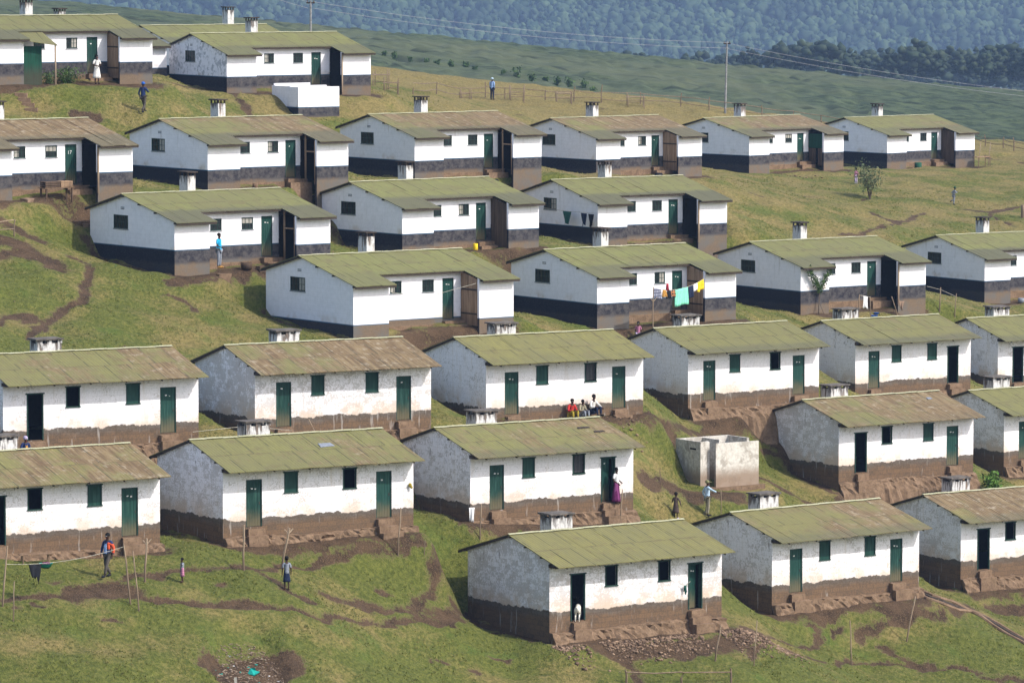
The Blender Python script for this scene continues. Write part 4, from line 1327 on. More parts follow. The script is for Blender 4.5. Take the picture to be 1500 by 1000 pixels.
def woods():
    rs = np.random.default_rng(5)
    M['eucalypt'] = leaf('plantation_foliage', (.016, .040, .018), (.062, .098, .040), .018)
    M['broadleaf'] = leaf('broadleaf_foliage', (.012, .026, .012), (.036, .052, .024), .08)
    # regular plantation on the far hillside
    gx, gy = np.meshgrid(np.arange(-420, 425, 6.4), np.arange(3120, 3560, 8.2))
    x = gx.ravel() + rs.normal(0, 1.6, gx.size); y = gy.ravel() + rs.normal(0, 2.0, gx.size)
    keep = (np.abs(x) < y * .118) & (rs.random(x.size) > .14)
    x, y = x[keep], y[keep]
    z = far_ground(x, y)
    hh = 13.5 + rs.normal(0, 3.0, len(x)) + 6.0 * (vnoise(x, y, 50, 8) - .5)
    rw = 1.9 + rs.random(len(x)) ** 2 * 3.4
    C = np.stack([x, y, z + hh * .6], 1); S = np.stack([rw * 1.15, rw * 1.15, rw * 1.25], 1)
    C2 = np.stack([x + rs.normal(0, 1.0, len(x)), y + rs.normal(0, 1.0, len(x)), z + hh * .82], 1); S2 = np.stack([rw * .75, rw * .75, rw * .8], 1)
    blobs('plantation_wood', np.concatenate([C, C2]), np.concatenate([S, S2]), M['eucalypt'], 2, .30, 1)
    # mixed old trees between the tea and the plantation
    C, S = [], []
    for i in range(560):
        d = rs.choice([1300, 1420, 1560, 1720, 1900, 2100, 2350]) + rs.normal(0, 25)
        xx = (rs.random() * 2 - 1) * d * .118
        px = 750 + xx / d * F_PX
        big = 1.0 if px > 1000 else (.75 if px > 520 else .6)
        if rs.random() > (.95 if px > 900 else .7): continue
        H = (10 + rs.random() * 8) * big * (d / 1750) ** .5
        zz = float(far_ground([xx], [d])[0])
        w = H * (.30 + .16 * rs.random())
        for k in range(rs.integers(24, 36)):
            a = rs.random() * 6.28; q = rs.random() ** .5
            C.append((xx + math.cos(a) * w * q, d + math.sin(a) * w * q, zz + H * (.42 + .5 * rs.random() * (1 - .5 * q))))
            r = w * (.16 + .16 * rs.random()); S.append((r, r, r * .75))
    blobs('old_wood', np.array(C), np.array(S), M['broadleaf'], 1, .40, 2)


woods()

# ------------------------------------------------------------------ small plants
def leaf_cloud(name, pts, size, mat, parent=None, seed=1, nper=1):
    rs = np.random.default_rng(seed)
    P = np.array(pts); n = len(P)
    a = rs.normal(0, 1, (n, 3)); a /= np.linalg.norm(a, axis=1)[:, None]
    b = rs.normal(0, 1, (n, 3)); b -= (a * b).sum(1)[:, None] * a; b /= np.linalg.norm(b, axis=1)[:, None]
    s = size * (.6 + .8 * rs.random(n))[:, None]
    V = np.stack([P - a * s, P + b * s * .42, P + a * s, P - b * s * .42], 1).reshape(-1, 3)
    o = np_mesh(name, V, np.arange(n * 4).reshape(-1, 4), M[mat])
    if parent: o.parent = parent
    return o


M['leaf_green'] = leaf('leaf_green', (.035, .075, .018), (.085, .14, .035), 2)
M['leaf_bright'] = leaf('leaf_bright', (.07, .15, .02), (.13, .23, .04), 2)
M['leaf_grey'] = leaf('leaf_grey_green', (.075, .105, .045), (.17, .195, .09), 2)
M['bark'] = plain('grey_bark', (.12, .09, .065), .95)


def shrub(name, label, loc, height, spread, n, mat, cat='shrub', group=None, stems=7, lean=0.0, seed=3, size=.07, bare=.3):
    root = thing(name, label, cat, loc, 0, group)
    rs = random.Random(seed)
    st = MB(); pts = []
    for i in range(stems):
        a = rs.uniform(0, 6.28); q = rs.uniform(.3, 1) * spread
        tip = Vector((math.cos(a) * q + lean, math.sin(a) * q, height * rs.uniform(.72, 1.0)))
        mid = Vector((tip.x * .3, tip.y * .3, height * .38))
        st.tube([(0, 0, -.1), mid * .55, mid, tip], [.035 * height / 3, .03 * height / 3, .02 * height / 3, .005], 5)
        for k in range(n // stems):
            t = rs.uniform(bare, 1.02)
            c = mid.lerp(tip, (t - .38) / .62) if t > .38 else Vector((0, 0, 0)).lerp(mid, t / .38)
            w = spread * .33 * (1.1 - .5 * abs(t - .65))
            pts.append(tuple(c + Vector((rs.gauss(0, w), rs.gauss(0, w), rs.gauss(0, w * .8)))))
    st.build('stem', 'bark', root)
    leaf_cloud('foliage', pts, size, mat, root, seed)
    return root


shrub('shrub', 'thin branched grey green shrub standing alone on the open slope at right', spot(1274, 292), 2.55, .95, 1050, 'leaf_grey', stems=13, seed=5, size=.085, bare=.36)
shrub('sapling', 'leafy bright green sapling at the corner of the dirty gable, right side', fit_z(hpt('A2d', 9.9, -3.6, 0)), 2.1, .5, 420, 'leaf_bright', 'sapling', stems=6, seed=8, size=.13, bare=.42)
shrub('bush', 'low green bush against the navy band of the top left house', fit_z(hpt('B1a', 5.2, -3.6, 0)), .85, .75, 900, 'leaf_green', 'bush', stems=9, seed=2, size=.07, bare=.05)
shrub('bush', 'small round bush beside the plank post of the top left house', fit_z(hpt('B1a', 4.0, -3.8, 0)), .6, .5, 500, 'leaf_green', 'bush', stems=7, seed=12, size=.06, bare=.05)


def vine():
    root = thing('climbing_plant', 'green climbing plant forking up the white wing wall of a house', 'climber', hpt('B4d', 1.35, -4.55, -.3), hyaw('B4d'))
    st = MB(); pts = []; rs = random.Random(4)
    base = Vector((-.05, 0, 0))
    for i in range(5):
        st.tube([(rs.uniform(-.3, .25), -.12 - rs.random() * .1, 0), (-.06 + rs.uniform(-.03, .03), -.05, .7), (-.02, -.02, 1.35)], [.018, .016, .013], 5)
    for tx, tz, n in ((-.85, 2.72, 420), (.72, 2.68, 380), (-.35, 2.2, 120)):
        st.tube([(-.02, -.02, 1.3), (tx * .4, -.03, 1.9), (tx, -.02, tz)], [.013, .011, .006], 5)
        for k in range(n):
            t = rs.random() ** .8
            c = Vector((-.02, -.04, 1.45)).lerp(Vector((tx, -.05, tz)), t)
            pts.append((c.x + rs.gauss(0, .10), c.y + rs.uniform(-.12, .02), c.z + rs.gauss(0, .11) - rs.random() * .15))
    st.build('stem', 'bark', root)
    leaf_cloud('foliage', pts, .07, 'leaf_green', root, 6)


vine()


def at_far(px, py):
    r = ray(px, py); t = np.arange(600, 860, .5)
    z = base_h(r[0] * t, r[1] * t)
    b = np.nonzero(r[2] * t < z)[0]; i = b[0] if len(b) else len(t) - 1
    return Vector((r[0] * t[i], r[1] * t[i], z[i]))


TS = [(563, 80, .9, 'leftmost round shrub on the tea field, high up'), (578, 83, 1.2, 'shrub on the tea field beside the leftmost one, slightly taller'), (601, 86, .7, 'tiny shrub on the upper left of the tea field'),
      (625, 90, .8, 'small shrub above the leftmost fence posts on the tea field'), (640, 92, .9, 'small dark shrub left of a spreading one on the tea field'), (661, 96, 1.2, 'low spreading shrub on the tea field above the bent rail'),
      (682, 97, 1.1, 'upright shrub on the tea field, left of the man on the crest'), (696, 101, .8, 'tiny shrub on the tea field, nearest left of the standing man'), (737, 107, .9, 'faint shrub on the tea field, just right of the man on the crest'),
      (757, 112, 1.9, 'biggest dark shrub on the tea field, above the crest fence'), (779, 116, 1.3, 'round shrub on the tea field right of the biggest one'), (800, 116, .8, 'faint shrub between two darker ones on the tea field'),
      (816, 122, 1.5, 'dark oval shrub on the tea field above a rack of sticks'), (835, 124, 1.5, 'dark pointed shrub on the tea field above the third rack'), (856, 127, 1.4, 'broad shrub on the tea field behind a tall fence post'), (869, 133, 1.0, 'low shrub on the tea field behind the brown roof chimney')]
for i, (px, py, hgt, lb) in enumerate(TS):
    p = at_far(px, py + 3)
    shrub('tea_field_shrub', lb, p + Vector((0, 0, -.1)), hgt * .85, hgt * .42, 160, 'leaf_green', 'shrub', 'shrubs scattered over the tea field', 6, 0, 20 + i, .22, .05)

# ------------------------------------------------------------------ poles, posts, fences
def post(label, b, t, r=.035, group='stakes and washing poles', name='wooden_stake', fork=False, bz=None):
    p = spot(*b) if bz is None else bz
    d = p.y
    q = pd(t[0], t[1], d)
    v = q - p
    mb = MB()
    k = random.uniform(-.02, .02)
    mb.tube([(0, 0, -.25), tuple(v * .35 + Vector((k, k, 0))), tuple(v * .7 - Vector((k, 0, 0))), tuple(v)], [r * 1.1, r, r * .92, r * .8], 6)
    if fork:
        c = v * .86
        mb.tube([tuple(c), tuple(c + Vector((-.16, 0, .18)))], [r * .7, r * .5], 5)
        mb.tube([tuple(c), tuple(c + Vector((.2, .05, .22)))], [r * .7, r * .5], 5)
    o = mb.build(name, 'pole', loc=p)
    tag(o, label, 'stake', group)
    return p, q


post('long leaning pole at the far left edge, black cloth hanging beside it', (3, 884), (11, 799))
post('short straight stake at the left edge in front of the leaning pole', (19, 907), (21, 851), .025)
post('tall thin pole leaning left behind the man in orange, left one of the close pair', (192, 891), (181, 796))
post('right pole of the close pair by the man in orange', (204, 899), (195, 807), .03)
post('forked pole between the close pair and the toddler', (212, 855), (215, 788), .045, fork=True)
post('straight stout stake in the grass right of the toddler', (357, 836), (357, 768), .045)
pT = post('leaning pole with a crosspiece at its top, behind the boy in the grey shirt', (412, 831), (424, 773), .05, fork=True)
post('thin dark stake in front of the right hand steps of a house', (583, 812), (587, 743), .03)
post('short pale stick in the grass left of the nearest house', (621, 821), (623, 791), .02)
post('thin stake just behind the left gable of the nearest house', (703, 792), (705, 737), .03)
post('dark leaning stake right of the rubble at the nearest house', (1047, 969), (1056, 916), .035)
post('pale thin stake right of the dark leaning one by the rubble', (1104, 975), (1109, 908), .025)
post('pale stake standing alone between two dirt trails at lower right', (1248, 973), (1245, 908), .03)
post('leaning stake beside the dark bare earth at lower right', (1327, 941), (1341, 873), .035)
p1 = post('washing pole with white cloth, left of a blue basin', (1257, 465), (1259, 431), .03)
p2 = post('washing pole right beside the blue basin', (1275, 465), (1275, 434), .03)
post('tall wire post right of the black porch, above the lower roof', (1376, 461), (1378, 421), .035)
post('wire post farther right, closest to the lower chimney', (1398, 471), (1401, 430), .03)
post('thin pole leaning by the right doorway of a house at right', (1391, 577), (1396, 539), .025)
post('pale stick standing before the woman in the purple skirt', (908, 767), (912, 716), .028)
post('tiny stake left of the concrete wash block', (967, 701), (967, 685), .02)
post('small stake in front of the rust spotted wall', (452, 634), (452, 613), .02, bz=fit_z(hpt('A3b', 3.1, -4.3, 0)))
post('short dark post cut by the right edge on the open slope', (1498, 320), (1498, 300), .13, name='tree_stump')


def power_pole(label, base, top):
    root = thing('power_pole', label, 'power pole', base, 0, 'power poles on the crest')
    mb = MB(); v = top - base
    mb.tube([(0, 0, -.5), tuple(v * .5), tuple(v)], [.10, .085, .065], 8); mb.build('pole', 'polegrey', root)
    c = MB(); c.box((v.x - .3, v.y - .04, v.z - .22), (v.x + .3, v.y + .04, v.z - .12)); c.build('crossarm', 'timber', root)
    for s in (-.22, .22):
        q = MB(); q.ball((v.x + s, v.y, v.z - .06), (.05, .05, .08)); q.build('insulator', 'cap', root)
    return base + v


bp = spot(1062, 166)
P1 = power_pole('tall thin pale power pole on the crest above a chimney', bp, pd(1065, 61, bp.y))
bp2 = fit_z(pd(455, 90, 345))
P0 = power_pole('pale power pole behind the grey flaking gable house, wires leaving its top', bp2, pd(455, 1, 345))


def wire(label, a, b, sag):
    mb = MB(); pts = []
    for i in range(25):
        t = i / 24; p = a.lerp(b, t); p.z -= sag * 4 * t * (1 - t); pts.append(tuple(p))
    mb.tube(pts, .012, 4)
    tag(mb.build('power_line', 'wire'), label, 'wire', 'wires strung between the power poles')


far_r = pd(1640, 150, 425)
for s, w in ((.2, 'upper'), (-.25, 'lower')):
    wire(w + ' wire hanging between the two power poles', P0 + Vector((.2, 0, s - .3)), P1 + Vector((.2, 0, s - .3)), .55)
    wire(w + ' wire running right from the tall power pole', P1 + Vector((-.2, 0, s - .3)), far_r + Vector((0, 0, s)), .55)
    wire(w + ' wire leaving the left power pole out of the picture', P0 + Vector((-.2, 0, s - .3)), P0 + Vector((-14, -45, 6.0 + s)), .3)


def fence(name, label, pts, hs, rails, r=.05, group=None):
    """pts: base points; hs post heights; rails: heights of the horizontal poles"""
    root = thing(name, label, 'fence', pts[0], 0, group)
    O = pts[0]
    for p, hh in zip(pts, hs):
        mb = MB(); q = p - O
        mb.tube([(q.x, q.y, q.z - .3), (q.x + random.uniform(-.04, .04), q.y, q.z + hh * .6), (q.x + random.uniform(-.08, .08), q.y, q.z + hh)], [r, r * .95, r * .8], 6)
        mb.build('post', 'pole', root)
    for a, b, ha, hb in zip(pts[:-1], pts[1:], hs[:-1], hs[1:]):
        for f in rails:
            mb = MB(); A = a - O + Vector((0, -.06, f + random.uniform(-.06, .06))); B = b - O + Vector((0, -.06, f + random.uniform(-.06, .06)))
            m = (A + B) / 2 + Vector((0, 0, random.uniform(-.12, .05)))
            mb.tube([tuple(A), tuple(m), tuple(B)], r * .6, 5); mb.build('rail', 'pole', root)


fp = [(605, 137, .5), (639, 140, .9), (674, 142, .75), (711, 144, 1.25), (740, 146, .9), (799, 149, .95), (841, 148, 1.2), (881, 150, 1.5), (938, 153, 1.0), (997, 157, 1.15), (1039, 164, 1.1), (1116, 172, 1.05), (1163, 178, .95), (1203, 184, .9), (1240, 190, .8)]
fence('pole_fence', 'rough pole fence along the dry crest in front of the tea field', [spot(a, b) for a, b, c in fp], [c * 1.0 for a, b, c in fp], (.35, .85))
fp = [(1425, 212, .9), (1443, 215, 1.0), (1470, 218, .9), (1485, 221, 1.1), (1512, 224, 1.0), (1540, 228, 1.0)]
fence('pole_fence', 'short stretch of pole fence at the right edge behind the dry bank', [spot(a, b) for a, b, c in fp], [c for a, b, c in fp], (.35, .75))
b0 = at(917, 1006); fl = [fit_z(b0), fit_z(at(999, 1006)), fit_z(at(1071, 1003))]
fence('rail_fence', 'low single rail fence cut by the bottom edge', fl, [.62, .5, .62], (.5,), .05)
fence('pole_fence', 'two broken rails by the left edge above the dark bank', [spot(-12, 350), spot(21, 343)], [.9, .85], (.45, .8), .04)


def rack(label, p, w, h, d, tall):
    root = thing('stick_rack', label, 'rack', p, random.uniform(-.2, .3), 'stick racks on the crest')
    for x in (-w / 2, w / 2):
        for y in (-d / 2, d / 2):
            mb = MB(); e = random.uniform(.9, tall)
            mb.tube([(x, y, -.2), (x + random.uniform(-.05, .05), y, h * e)], [.04, .032], 5); mb.build('leg', 'pole', root)
    mb = MB()
    for i in range(5):
        y = -d / 2 + d * i / 4
        mb.tube([(-w / 2 - .12, y, h * .78 + random.uniform(-.02, .02)), (w / 2 + .12, y, h * .78 + random.uniform(-.02, .02))], .03, 5)
    mb.build('shelf', 'pole', root)
    m2 = MB(); m2.tube([(-w / 2 - .05, -d / 2, h * .35), (w / 2 + .05, -d / 2, h * .38)], .028, 5); m2.build('brace', 'pole', root)


rack('stick rack on the brown mound right of the top row house, upper one', spot(558, 131), 1.0, 1.15, .7, 1.15)
rack('lower stick rack on the brown mound right of the top row house', spot(573, 137), .95, .9, .6, 1.35)
rack('stick rack just right of the man standing on the crest', spot(757, 150), 1.1, .9, .8, 2.0)
rack('low stick rack left of the standing man on the crest', spot(682, 145), .8, .75, .6, 1.5)
rack('stick rack left of the tall fence post behind a brown roof', spot(826, 152), 1.2, .95, .8, 1.05)
rack('stick rack on the crest right of the chimney with a black top', spot(931, 156), 1.35, 1.0, .8, 1.2)

# ------------------------------------------------------------------ roofless concrete blocks
def wash_block():
    p = fit_z(at(1026, 712))
    root = thing('wash_block', 'stained roofless concrete wash block between the houses at right', 'wash block', p, R(34))
    W = MB(); t = .14; L, D, h, lo = 3.2, 2.05, 2.15, -.6
    W.box((0, 0, lo), (t, D, h), .006); W.box((t, D - t, lo), (L, D, h), .006); W.box((L - t, .35, lo), (L, D - t, h), .006)
    W.box((t, 0, lo), (.55, t, h), .012)
    W.box((1.5, .5, lo), (1.5 + t, D - t, h - .02), .006)
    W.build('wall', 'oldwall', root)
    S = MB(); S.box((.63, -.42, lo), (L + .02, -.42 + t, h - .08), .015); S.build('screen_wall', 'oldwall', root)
    s = MB(); s.box((-.2, -.75, lo), (L + .15, .0, -.06), .03); s.build('floor_slab', 'plinth', root)
    v = MB(); v.box((-.012, .35, h - .42), (-.002, .85, h - .34)); v.build('vent', 'soot_shade', root)


wash_block()


def water_tank():
    p = fit_z(at(437, 170), -.02)
    root = thing('water_tank', 'white open topped water tank with a navy foot below the top row', 'water tank', p, R(33))
    W = MB(); t = .14; L, h = 2.95, 1.85
    W.box((0, 0, -1), (L, t, h)); W.box((0, t, -1), (t, 1.15, h)); W.box((L - t, t, -1), (L, 3.3, h - .03)); W.box((t, 1.3, -1), (L - t, 1.3 + t, h + .06))
    W.box((.1, 1.15, -1), (.1 + t, 3.4, h + .02)); W.box((.1 + t, 3.3, -1), (L - t, 3.3 + t, h + .15)); W.box((1.6, 1.45, -1), (1.6 + t, 3.3, h + .0))
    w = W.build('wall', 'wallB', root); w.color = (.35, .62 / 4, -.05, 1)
    c = MB(); c.box((.12, .1, h - .25), (L - .1, 1.3, h - .22)); c.build('water_cover', 'cap', root)
    q = MB(); q.tube([(-.05, 2.1, .0), (-.05, 2.1, .85)], .03, 6); q.build('tap_pipe', 'pole', root)


water_tank()


def drain():
    pts = [spot(*a) for a in ((1347, 866), (1363, 872), (1380, 879), (1400, 887), (1420, 895), (1440, 905), (1460, 916), (1480, 928), (1500, 941), (1530, 960))]
    O = pts[0]
    root = thing('clay_drain', 'red clay drain with raised lips running downhill to the right edge', 'drain', O)
    for off, nm in ((-.22, 'lip'), (.22, 'lip')):
        mb = MB(); P = []
        for i, p in enumerate(pts):
            d = (pts[min(i + 1, len(pts) - 1)] - pts[max(i - 1, 0)]); n = Vector((-d.y, d.x, 0)).normalized()
            q = p + n * off
            P.append((q.x - O.x + random.uniform(-.02, .02), q.y - O.y, gz(q.x, q.y) - O.z + .03 + random.uniform(-.02, .02)))
        mb.tube(P, .095, 7); mb.build(nm, 'step', root)
    mb = MB()
    P = [(p.x - O.x, p.y - O.y, gz(p.x, p.y) - O.z - .02) for p in pts]
    mb.tube(P, .12, 6); mb.build('channel', 'timber', root)


drain()

# ------------------------------------------------------------------ stones, rubble, litter
def rocks(name, P, S, mat, seed, kind='stuff'):
    V, Fc = ico(1); rs = np.random.default_rng(seed); n = len(P)
    q = V[None] * (1 + rs.normal(0, .17, (n, len(V), 1))) * S[:, None, :]
    a = rs.random(n) * 6.28; ca, sa = np.cos(a), np.sin(a)
    q = np.stack([q[..., 0] * ca[:, None] - q[..., 1] * sa[:, None], q[..., 0] * sa[:, None] + q[..., 1] * ca[:, None], q[..., 2]], -1)
    o = np_mesh(name, (P[:, None] + q).reshape(-1, 3), (Fc[None] + (np.arange(n) * len(V))[:, None, None]).reshape(-1, 3), M[mat])
    o['kind'] = kind
    return o


M['rubble'] = leaf('broken_stone', (.12, .075, .048), (.30, .205, .135), 3)


def rubble():
    rs = np.random.default_rng(3)
    P, S = [], []
    o, u, v, L = house_frame('A1a')
    for i in range(2400):
        a = rs.uniform(-.4, 10.6) if i < 2000 else rs.uniform(9.5, 12.5); b = -3.75 - abs(rs.normal(0, .75))
        q = o + u * a + v * b
        if abs(a - L * .168) < .55 or abs(a - L * .835) < .6: continue
        P.append((*q, 0)); r = rs.uniform(.02, .062) * (1.7 if rs.random() < .15 else 1); S.append((r * rs.uniform(.8, 1.6), r, r * rs.uniform(.5, .9)))
    for px, py, n, sp in ((1160, 590, 40, .8), (1080, 600, 30, .7), (920, 615, 25, .6), (1345, 245, 20, .5), (950, 368, 40, .9), (520, 378, 25, .8), (775, 268, 25, .6), (1175, 260, 25, .8), (1310, 250, 15, .6), (40, 640, 10, .4)):
        c = at(px, py)
        for i in range(n):
            P.append((c[0] + rs.normal(0, sp), c[1] + rs.normal(0, sp), 0)); r = rs.uniform(.03, .11); S.append((r * 1.2, r, r * .7))
    P, S = np.array(P), np.array(S)
    P[:, 2] = full_h(P[:, 0], P[:, 1]) + S[:, 2] * .4
    rocks('rubble', P, S, 'rubble', 4)
    # rubbish in the pit and small litter over the grass
    k = NT('litter_scraps'); rnd = k.n('ShaderNodeNewGeometry').outputs['Random Per Island']
    c = k.mix(k.step(rnd, .25, .5), (.12, .08, .055), (.22, .165, .12)); c = k.mix(k.step(rnd, .955, .96), c, (.55, .54, .54))
    c = k.mix(k.step(rnd, .972, .975), c, (.02, .32, .27)); M['litter'] = k.done(c)
    P, S = [], []
    for i in range(900):
        a, q = rs.random() * 6.28, rs.random() ** .5
        P.append((PIT[0] + math.cos(a) * q * 1.4, PIT[1] + math.sin(a) * q * 2.3, 0)); r = rs.uniform(.015, .05); S.append((r * 1.7, r, r * .5))
    for i in range(150):
        y = rs.uniform(187, 320); P.append((rs.uniform(-1, 1) * y * .108, y, 0)); r = rs.uniform(.02, .045); S.append((r * 1.3, r, r * .6))
    P, S = np.array(P), np.array(S)
    m = ~house_mask(P[:, 0], P[:, 1], .1); P, S = P[m], S[m]
    P[:, 2] = full_h(P[:, 0], P[:, 1]) + S[:, 2] * .5
    rocks('litter', P, S, 'litter', 9)


rubble()
M['teal'] = cloth('teal_plastic', (.015, .33, .28))


def scrap(name, label, p, pts, mat, cat):
    mb = MB(); n = len(pts)
    mb.v = [(a, b, c) for a, b, c in pts] + [(a * .9, b * .9 + .03, c - .05) for a, b, c in pts]
    mb.f = [tuple(range(n)), tuple(range(n, 2 * n))[::-1]] + [(i, (i + 1) % n, n + (i + 1) % n, n + i) for i in range(n)]
    tag(mb.build(name, mat, loc=p), label, cat)


scrap('plastic_bag', 'crumpled teal plastic bag lying in the middle of the rubbish pit', spot(370, 968), [(-.2, 0, .08), (-.08, .05, .3), (.1, -.02, .32), (.14, .05, .18), (.3, 0, .15), (.05, -.1, .02)], 'teal', 'bag')
scrap('plastic_bag', 'long teal plastic scrap at the right edge of the rubbish pit', spot(409, 992), [(-.3, 0, .02), (-.05, .05, .16), (.1, -.02, .3), (.26, .05, .22), (.1, 0, .05)], 'teal', 'bag')
scrap('white_pipe', 'short white pipe stub standing in the rubbish pit', spot(346, 990), [(-.06, 0, 0), (-.09, 0, .5), (.02, .02, .52), (.05, .02, 0)], 'curtain', 'pipe')


# ------------------------------------------------------------------ washing
def hang(label, a, b, drop, mat, group='washing on the lines', ragged=.0, narrow=1.0, name='hanging_cloth', seed=0):
    """cloth hung from point a to point b"""
    rs = random.Random(seed + int(a.x * 100))
    n, m = 9, 7
    V = []; w = (b - a)
    nrm = Vector((w.y, -w.x, 0)).normalized()
    col = [drop * (1 - ragged * rs.random()) for i in range(n + 1)]
    for side in (0, 1):
        for i in range(n + 1):
            t = i / n
            for j in range(m + 1):
                s = j / m
                tt = .5 + (t - .5) * (1 + (narrow - 1) * s)
                p = w * tt + Vector((0, 0, -col[i] * s)) + nrm * (.05 * math.sin(t * 9 + s * 2 + seed) * (.3 + s) + side * .014)
                V.append(tuple(p))
    mb = MB(); mb.v = V; K = (n + 1) * (m + 1)
    id_ = lambda sd, i, j: sd * K + i * (m + 1) + j
    for i in range(n):
        for j in range(m):
            mb.f.append((id_(0, i, j), id_(0, i, j + 1), id_(0, i + 1, j + 1), id_(0, i + 1, j)))
            mb.f.append((id_(1, i, j), id_(1, i + 1, j), id_(1, i + 1, j + 1), id_(1, i, j + 1)))
        mb.f.append((id_(0, i, m), id_(1, i, m), id_(1, i + 1, m), id_(0, i + 1, m))); mb.f.append((id_(0, i, 0), id_(0, i + 1, 0), id_(1, i + 1, 0), id_(1, i, 0)))
    for j in range(m):
        mb.f.append((id_(0, 0, j), id_(1, 0, j), id_(1, 0, j + 1), id_(0, 0, j + 1))); mb.f.append((id_(0, n, j), id_(0, n, j + 1), id_(1, n, j + 1), id_(1, n, j)))
    o = mb.build(name, mat, loc=a, smooth_=True)
    tag(o, label, 'laundry', group)


def rope(label, pts, r=.011):
    O = pts[0]
    mb = MB(); mb.tube([tuple(p - O) for p in pts], r, 4)
    tag(mb.build('washing_line', 'rope', loc=O), label, 'washing line', 'washing lines')


for nm, c, ch in (('c_check', (.30, .31, .38), ((.03, .035, .07), 'c')), ('c_ochre', (.42, .22, .05), None), ('c_black', (.012, .013, .017), None), ('c_mint', (.16, .60, .38), ((.30, .72, .55), 'v')), ('c_navy', (.012, .02, .05), None),
                  ('c_white', (.72, .72, .72), None), ('c_yellow', (.72, .50, .02), None), ('c_red', (.45, .03, .05), None), ('c_teal', (.02, .10, .08), None), ('c_brown', (.24, .16, .11), None), ('c_mix', (.05, .03, .03), ((.45, .20, .08), 'c')),
                  ('c_blue', (.02, .11, .45), None), ('c_orange', (.62, .09, .035), None), ('c_shirtblue', (.24, .36, .60), None), ('c_grey', (.22, .24, .28), None), ('c_olive', (.17, .17, .08), None), ('c_khaki', (.30, .27, .19), None),
                  ('c_purple', (.10, .012, .07), ((.19, .05, .15), 'v')), ('c_pale', (.42, .55, .66), None), ('c_trouser', (.075, .065, .055), None), ('c_robe', (.085, .06, .05), None), ('c_pink', (.50, .22, .30), ((.30, .10, .2), 'c')),
                  ('c_sky', (.02, .36, .62), None), ('c_jacket', (.015, .03, .10), None), ('c_dress', (.66, .64, .60), None), ('c_gold', (.33, .25, .03), None), ('c_lilac', (.40, .34, .50), None), ('c_lime', (.45, .60, .05), None), ('c_redshirt', (.48, .035, .03), None), ('c_greencap', (.02, .08, .05), None)):
    M[nm] = cloth(nm[2:] + '_cloth', c, ch)

dW = hpt('B4c', 7.0, -4.55, 2.2)
dA = pd(957, 421.5, dW.y - 4.2)
lp = [dA.lerp(dW, t) - Vector((0, 0, .34 * 4 * t * (1 - t))) for t in np.linspace(0, 1, 17)]
rope('line of coloured washing in front of a door, from post to wing corner', lp)
post('forked prop carrying the line of coloured washing', (0, 0), (957, 420), .03, bz=fit_z(dA), fork=True)


def on_line(px0, px1):
    def f(px):
        best = min(range(len(lp) - 1), key=lambda i: abs(750 + F_PX * ((lp[i].x + lp[i + 1].x) / 2) / ((lp[i].y + lp[i + 1].y) / 2) - px))
        a, b = lp[best], lp[best + 1]
        xa, xb = 750 + F_PX * a.x / a.y, 750 + F_PX * b.x / b.y
        return a.lerp(b, (px - xa) / (xb - xa))
    return f(px0), f(px1)


for px0, px1, dr, mt, lb, rg in ((958, 969, .52, 'c_check', 'blue and white checked cloth at the left end of the washing line', 0), (971.5, 976.5, .42, 'c_ochre', 'narrow ochre cloth on the line beside the checked one', .2), (977.5, 983, .5, 'c_black', 'narrow black garment on the line, right of the ochre cloth', .3),
                                 (984, 989, .42, 'c_mix', 'dark patterned garment on the line, left of the mint sheet', .3), (990, 1008, .92, 'c_mint', 'large mint green sheet on the washing line', .05), (1009, 1015.5, .68, 'c_navy', 'dark navy garment right of the mint sheet', .2),
                                 (1016.5, 1021.5, .42, 'c_white', 'small white cloth beside the yellow one', .3), (1022, 1031, .58, 'c_yellow', 'bright yellow cloth at the right end of the washing line', .15)):
    a, b = on_line(px0, px1)
    hang(lb, a, b, dr, mt, ragged=rg, seed=int(px0))
a = pd(976, 415, dA.y + .5); hang('small red cloth hanging higher than the others', a, a + Vector((.12, .06, -.02)), .36, 'c_red', seed=3)
q0, q1 = hpt('B3c', -.35, 1.0, 2.1), hpt('B3c', -.35, -4.75, 1.98)
rope('thin line along a white gable wall carrying three dark clothes', [q0, q0.lerp(q1, .5) - Vector((0, 0, .08)), q1])
for v0, v1, dr, mt, lb, nw in ((-1.65, -2.5, .8, 'c_teal', 'dark teal garment on the gable wall line', .55), (-3.45, -4.0, .78, 'c_navy', 'dark trousers on the gable line, middle of the three', .6), (-4.15, -4.7, .82, 'c_black', 'black garment on the gable line, nearest the house corner', .5)):
    f = lambda v: q0.lerp(q1, (1.0 - v) / 5.75) - Vector((0, 0, .07))
    hang(lb, f(v0), f(v1), dr, mt, ragged=.25, narrow=nw, seed=int(-v0 * 10))
r0, r1 = pd(9.5, 826, spot(3, 884).y), pd(182, 800, spot(192, 891).y)
rl = [r0.lerp(r1, t) - Vector((0, 0, .22 * 4 * t * (1 - t))) for t in np.linspace(0, 1, 13)]
rope('line running from the left leaning pole towards the man in orange', rl)
hang('black cloth hanging from a line near the left edge', rl[2] + Vector((.1, 0, -.02)), rl[4] + Vector((-.2, 0, -.02)), .88, 'c_black', ragged=.5, narrow=.55, seed=5)
r0, r1 = p1[1] - Vector((0, 0, .05)), p2[1] - Vector((0, 0, .05))
rope('short line between the two poles by the blue basin', [r0, r1])
hang('white cloth hanging between the two washing poles', r0.lerp(r1, .35), r0.lerp(r1, .75), .75, 'c_white', ragged=.2, seed=2)
a = hpt('B4d', 6.3, -5.6, 0); a = fit_z(a, .95)
post('short pole holding the brown cloth by the earth steps', (0, 0), (1306, 434), .03, bz=fit_z(a))
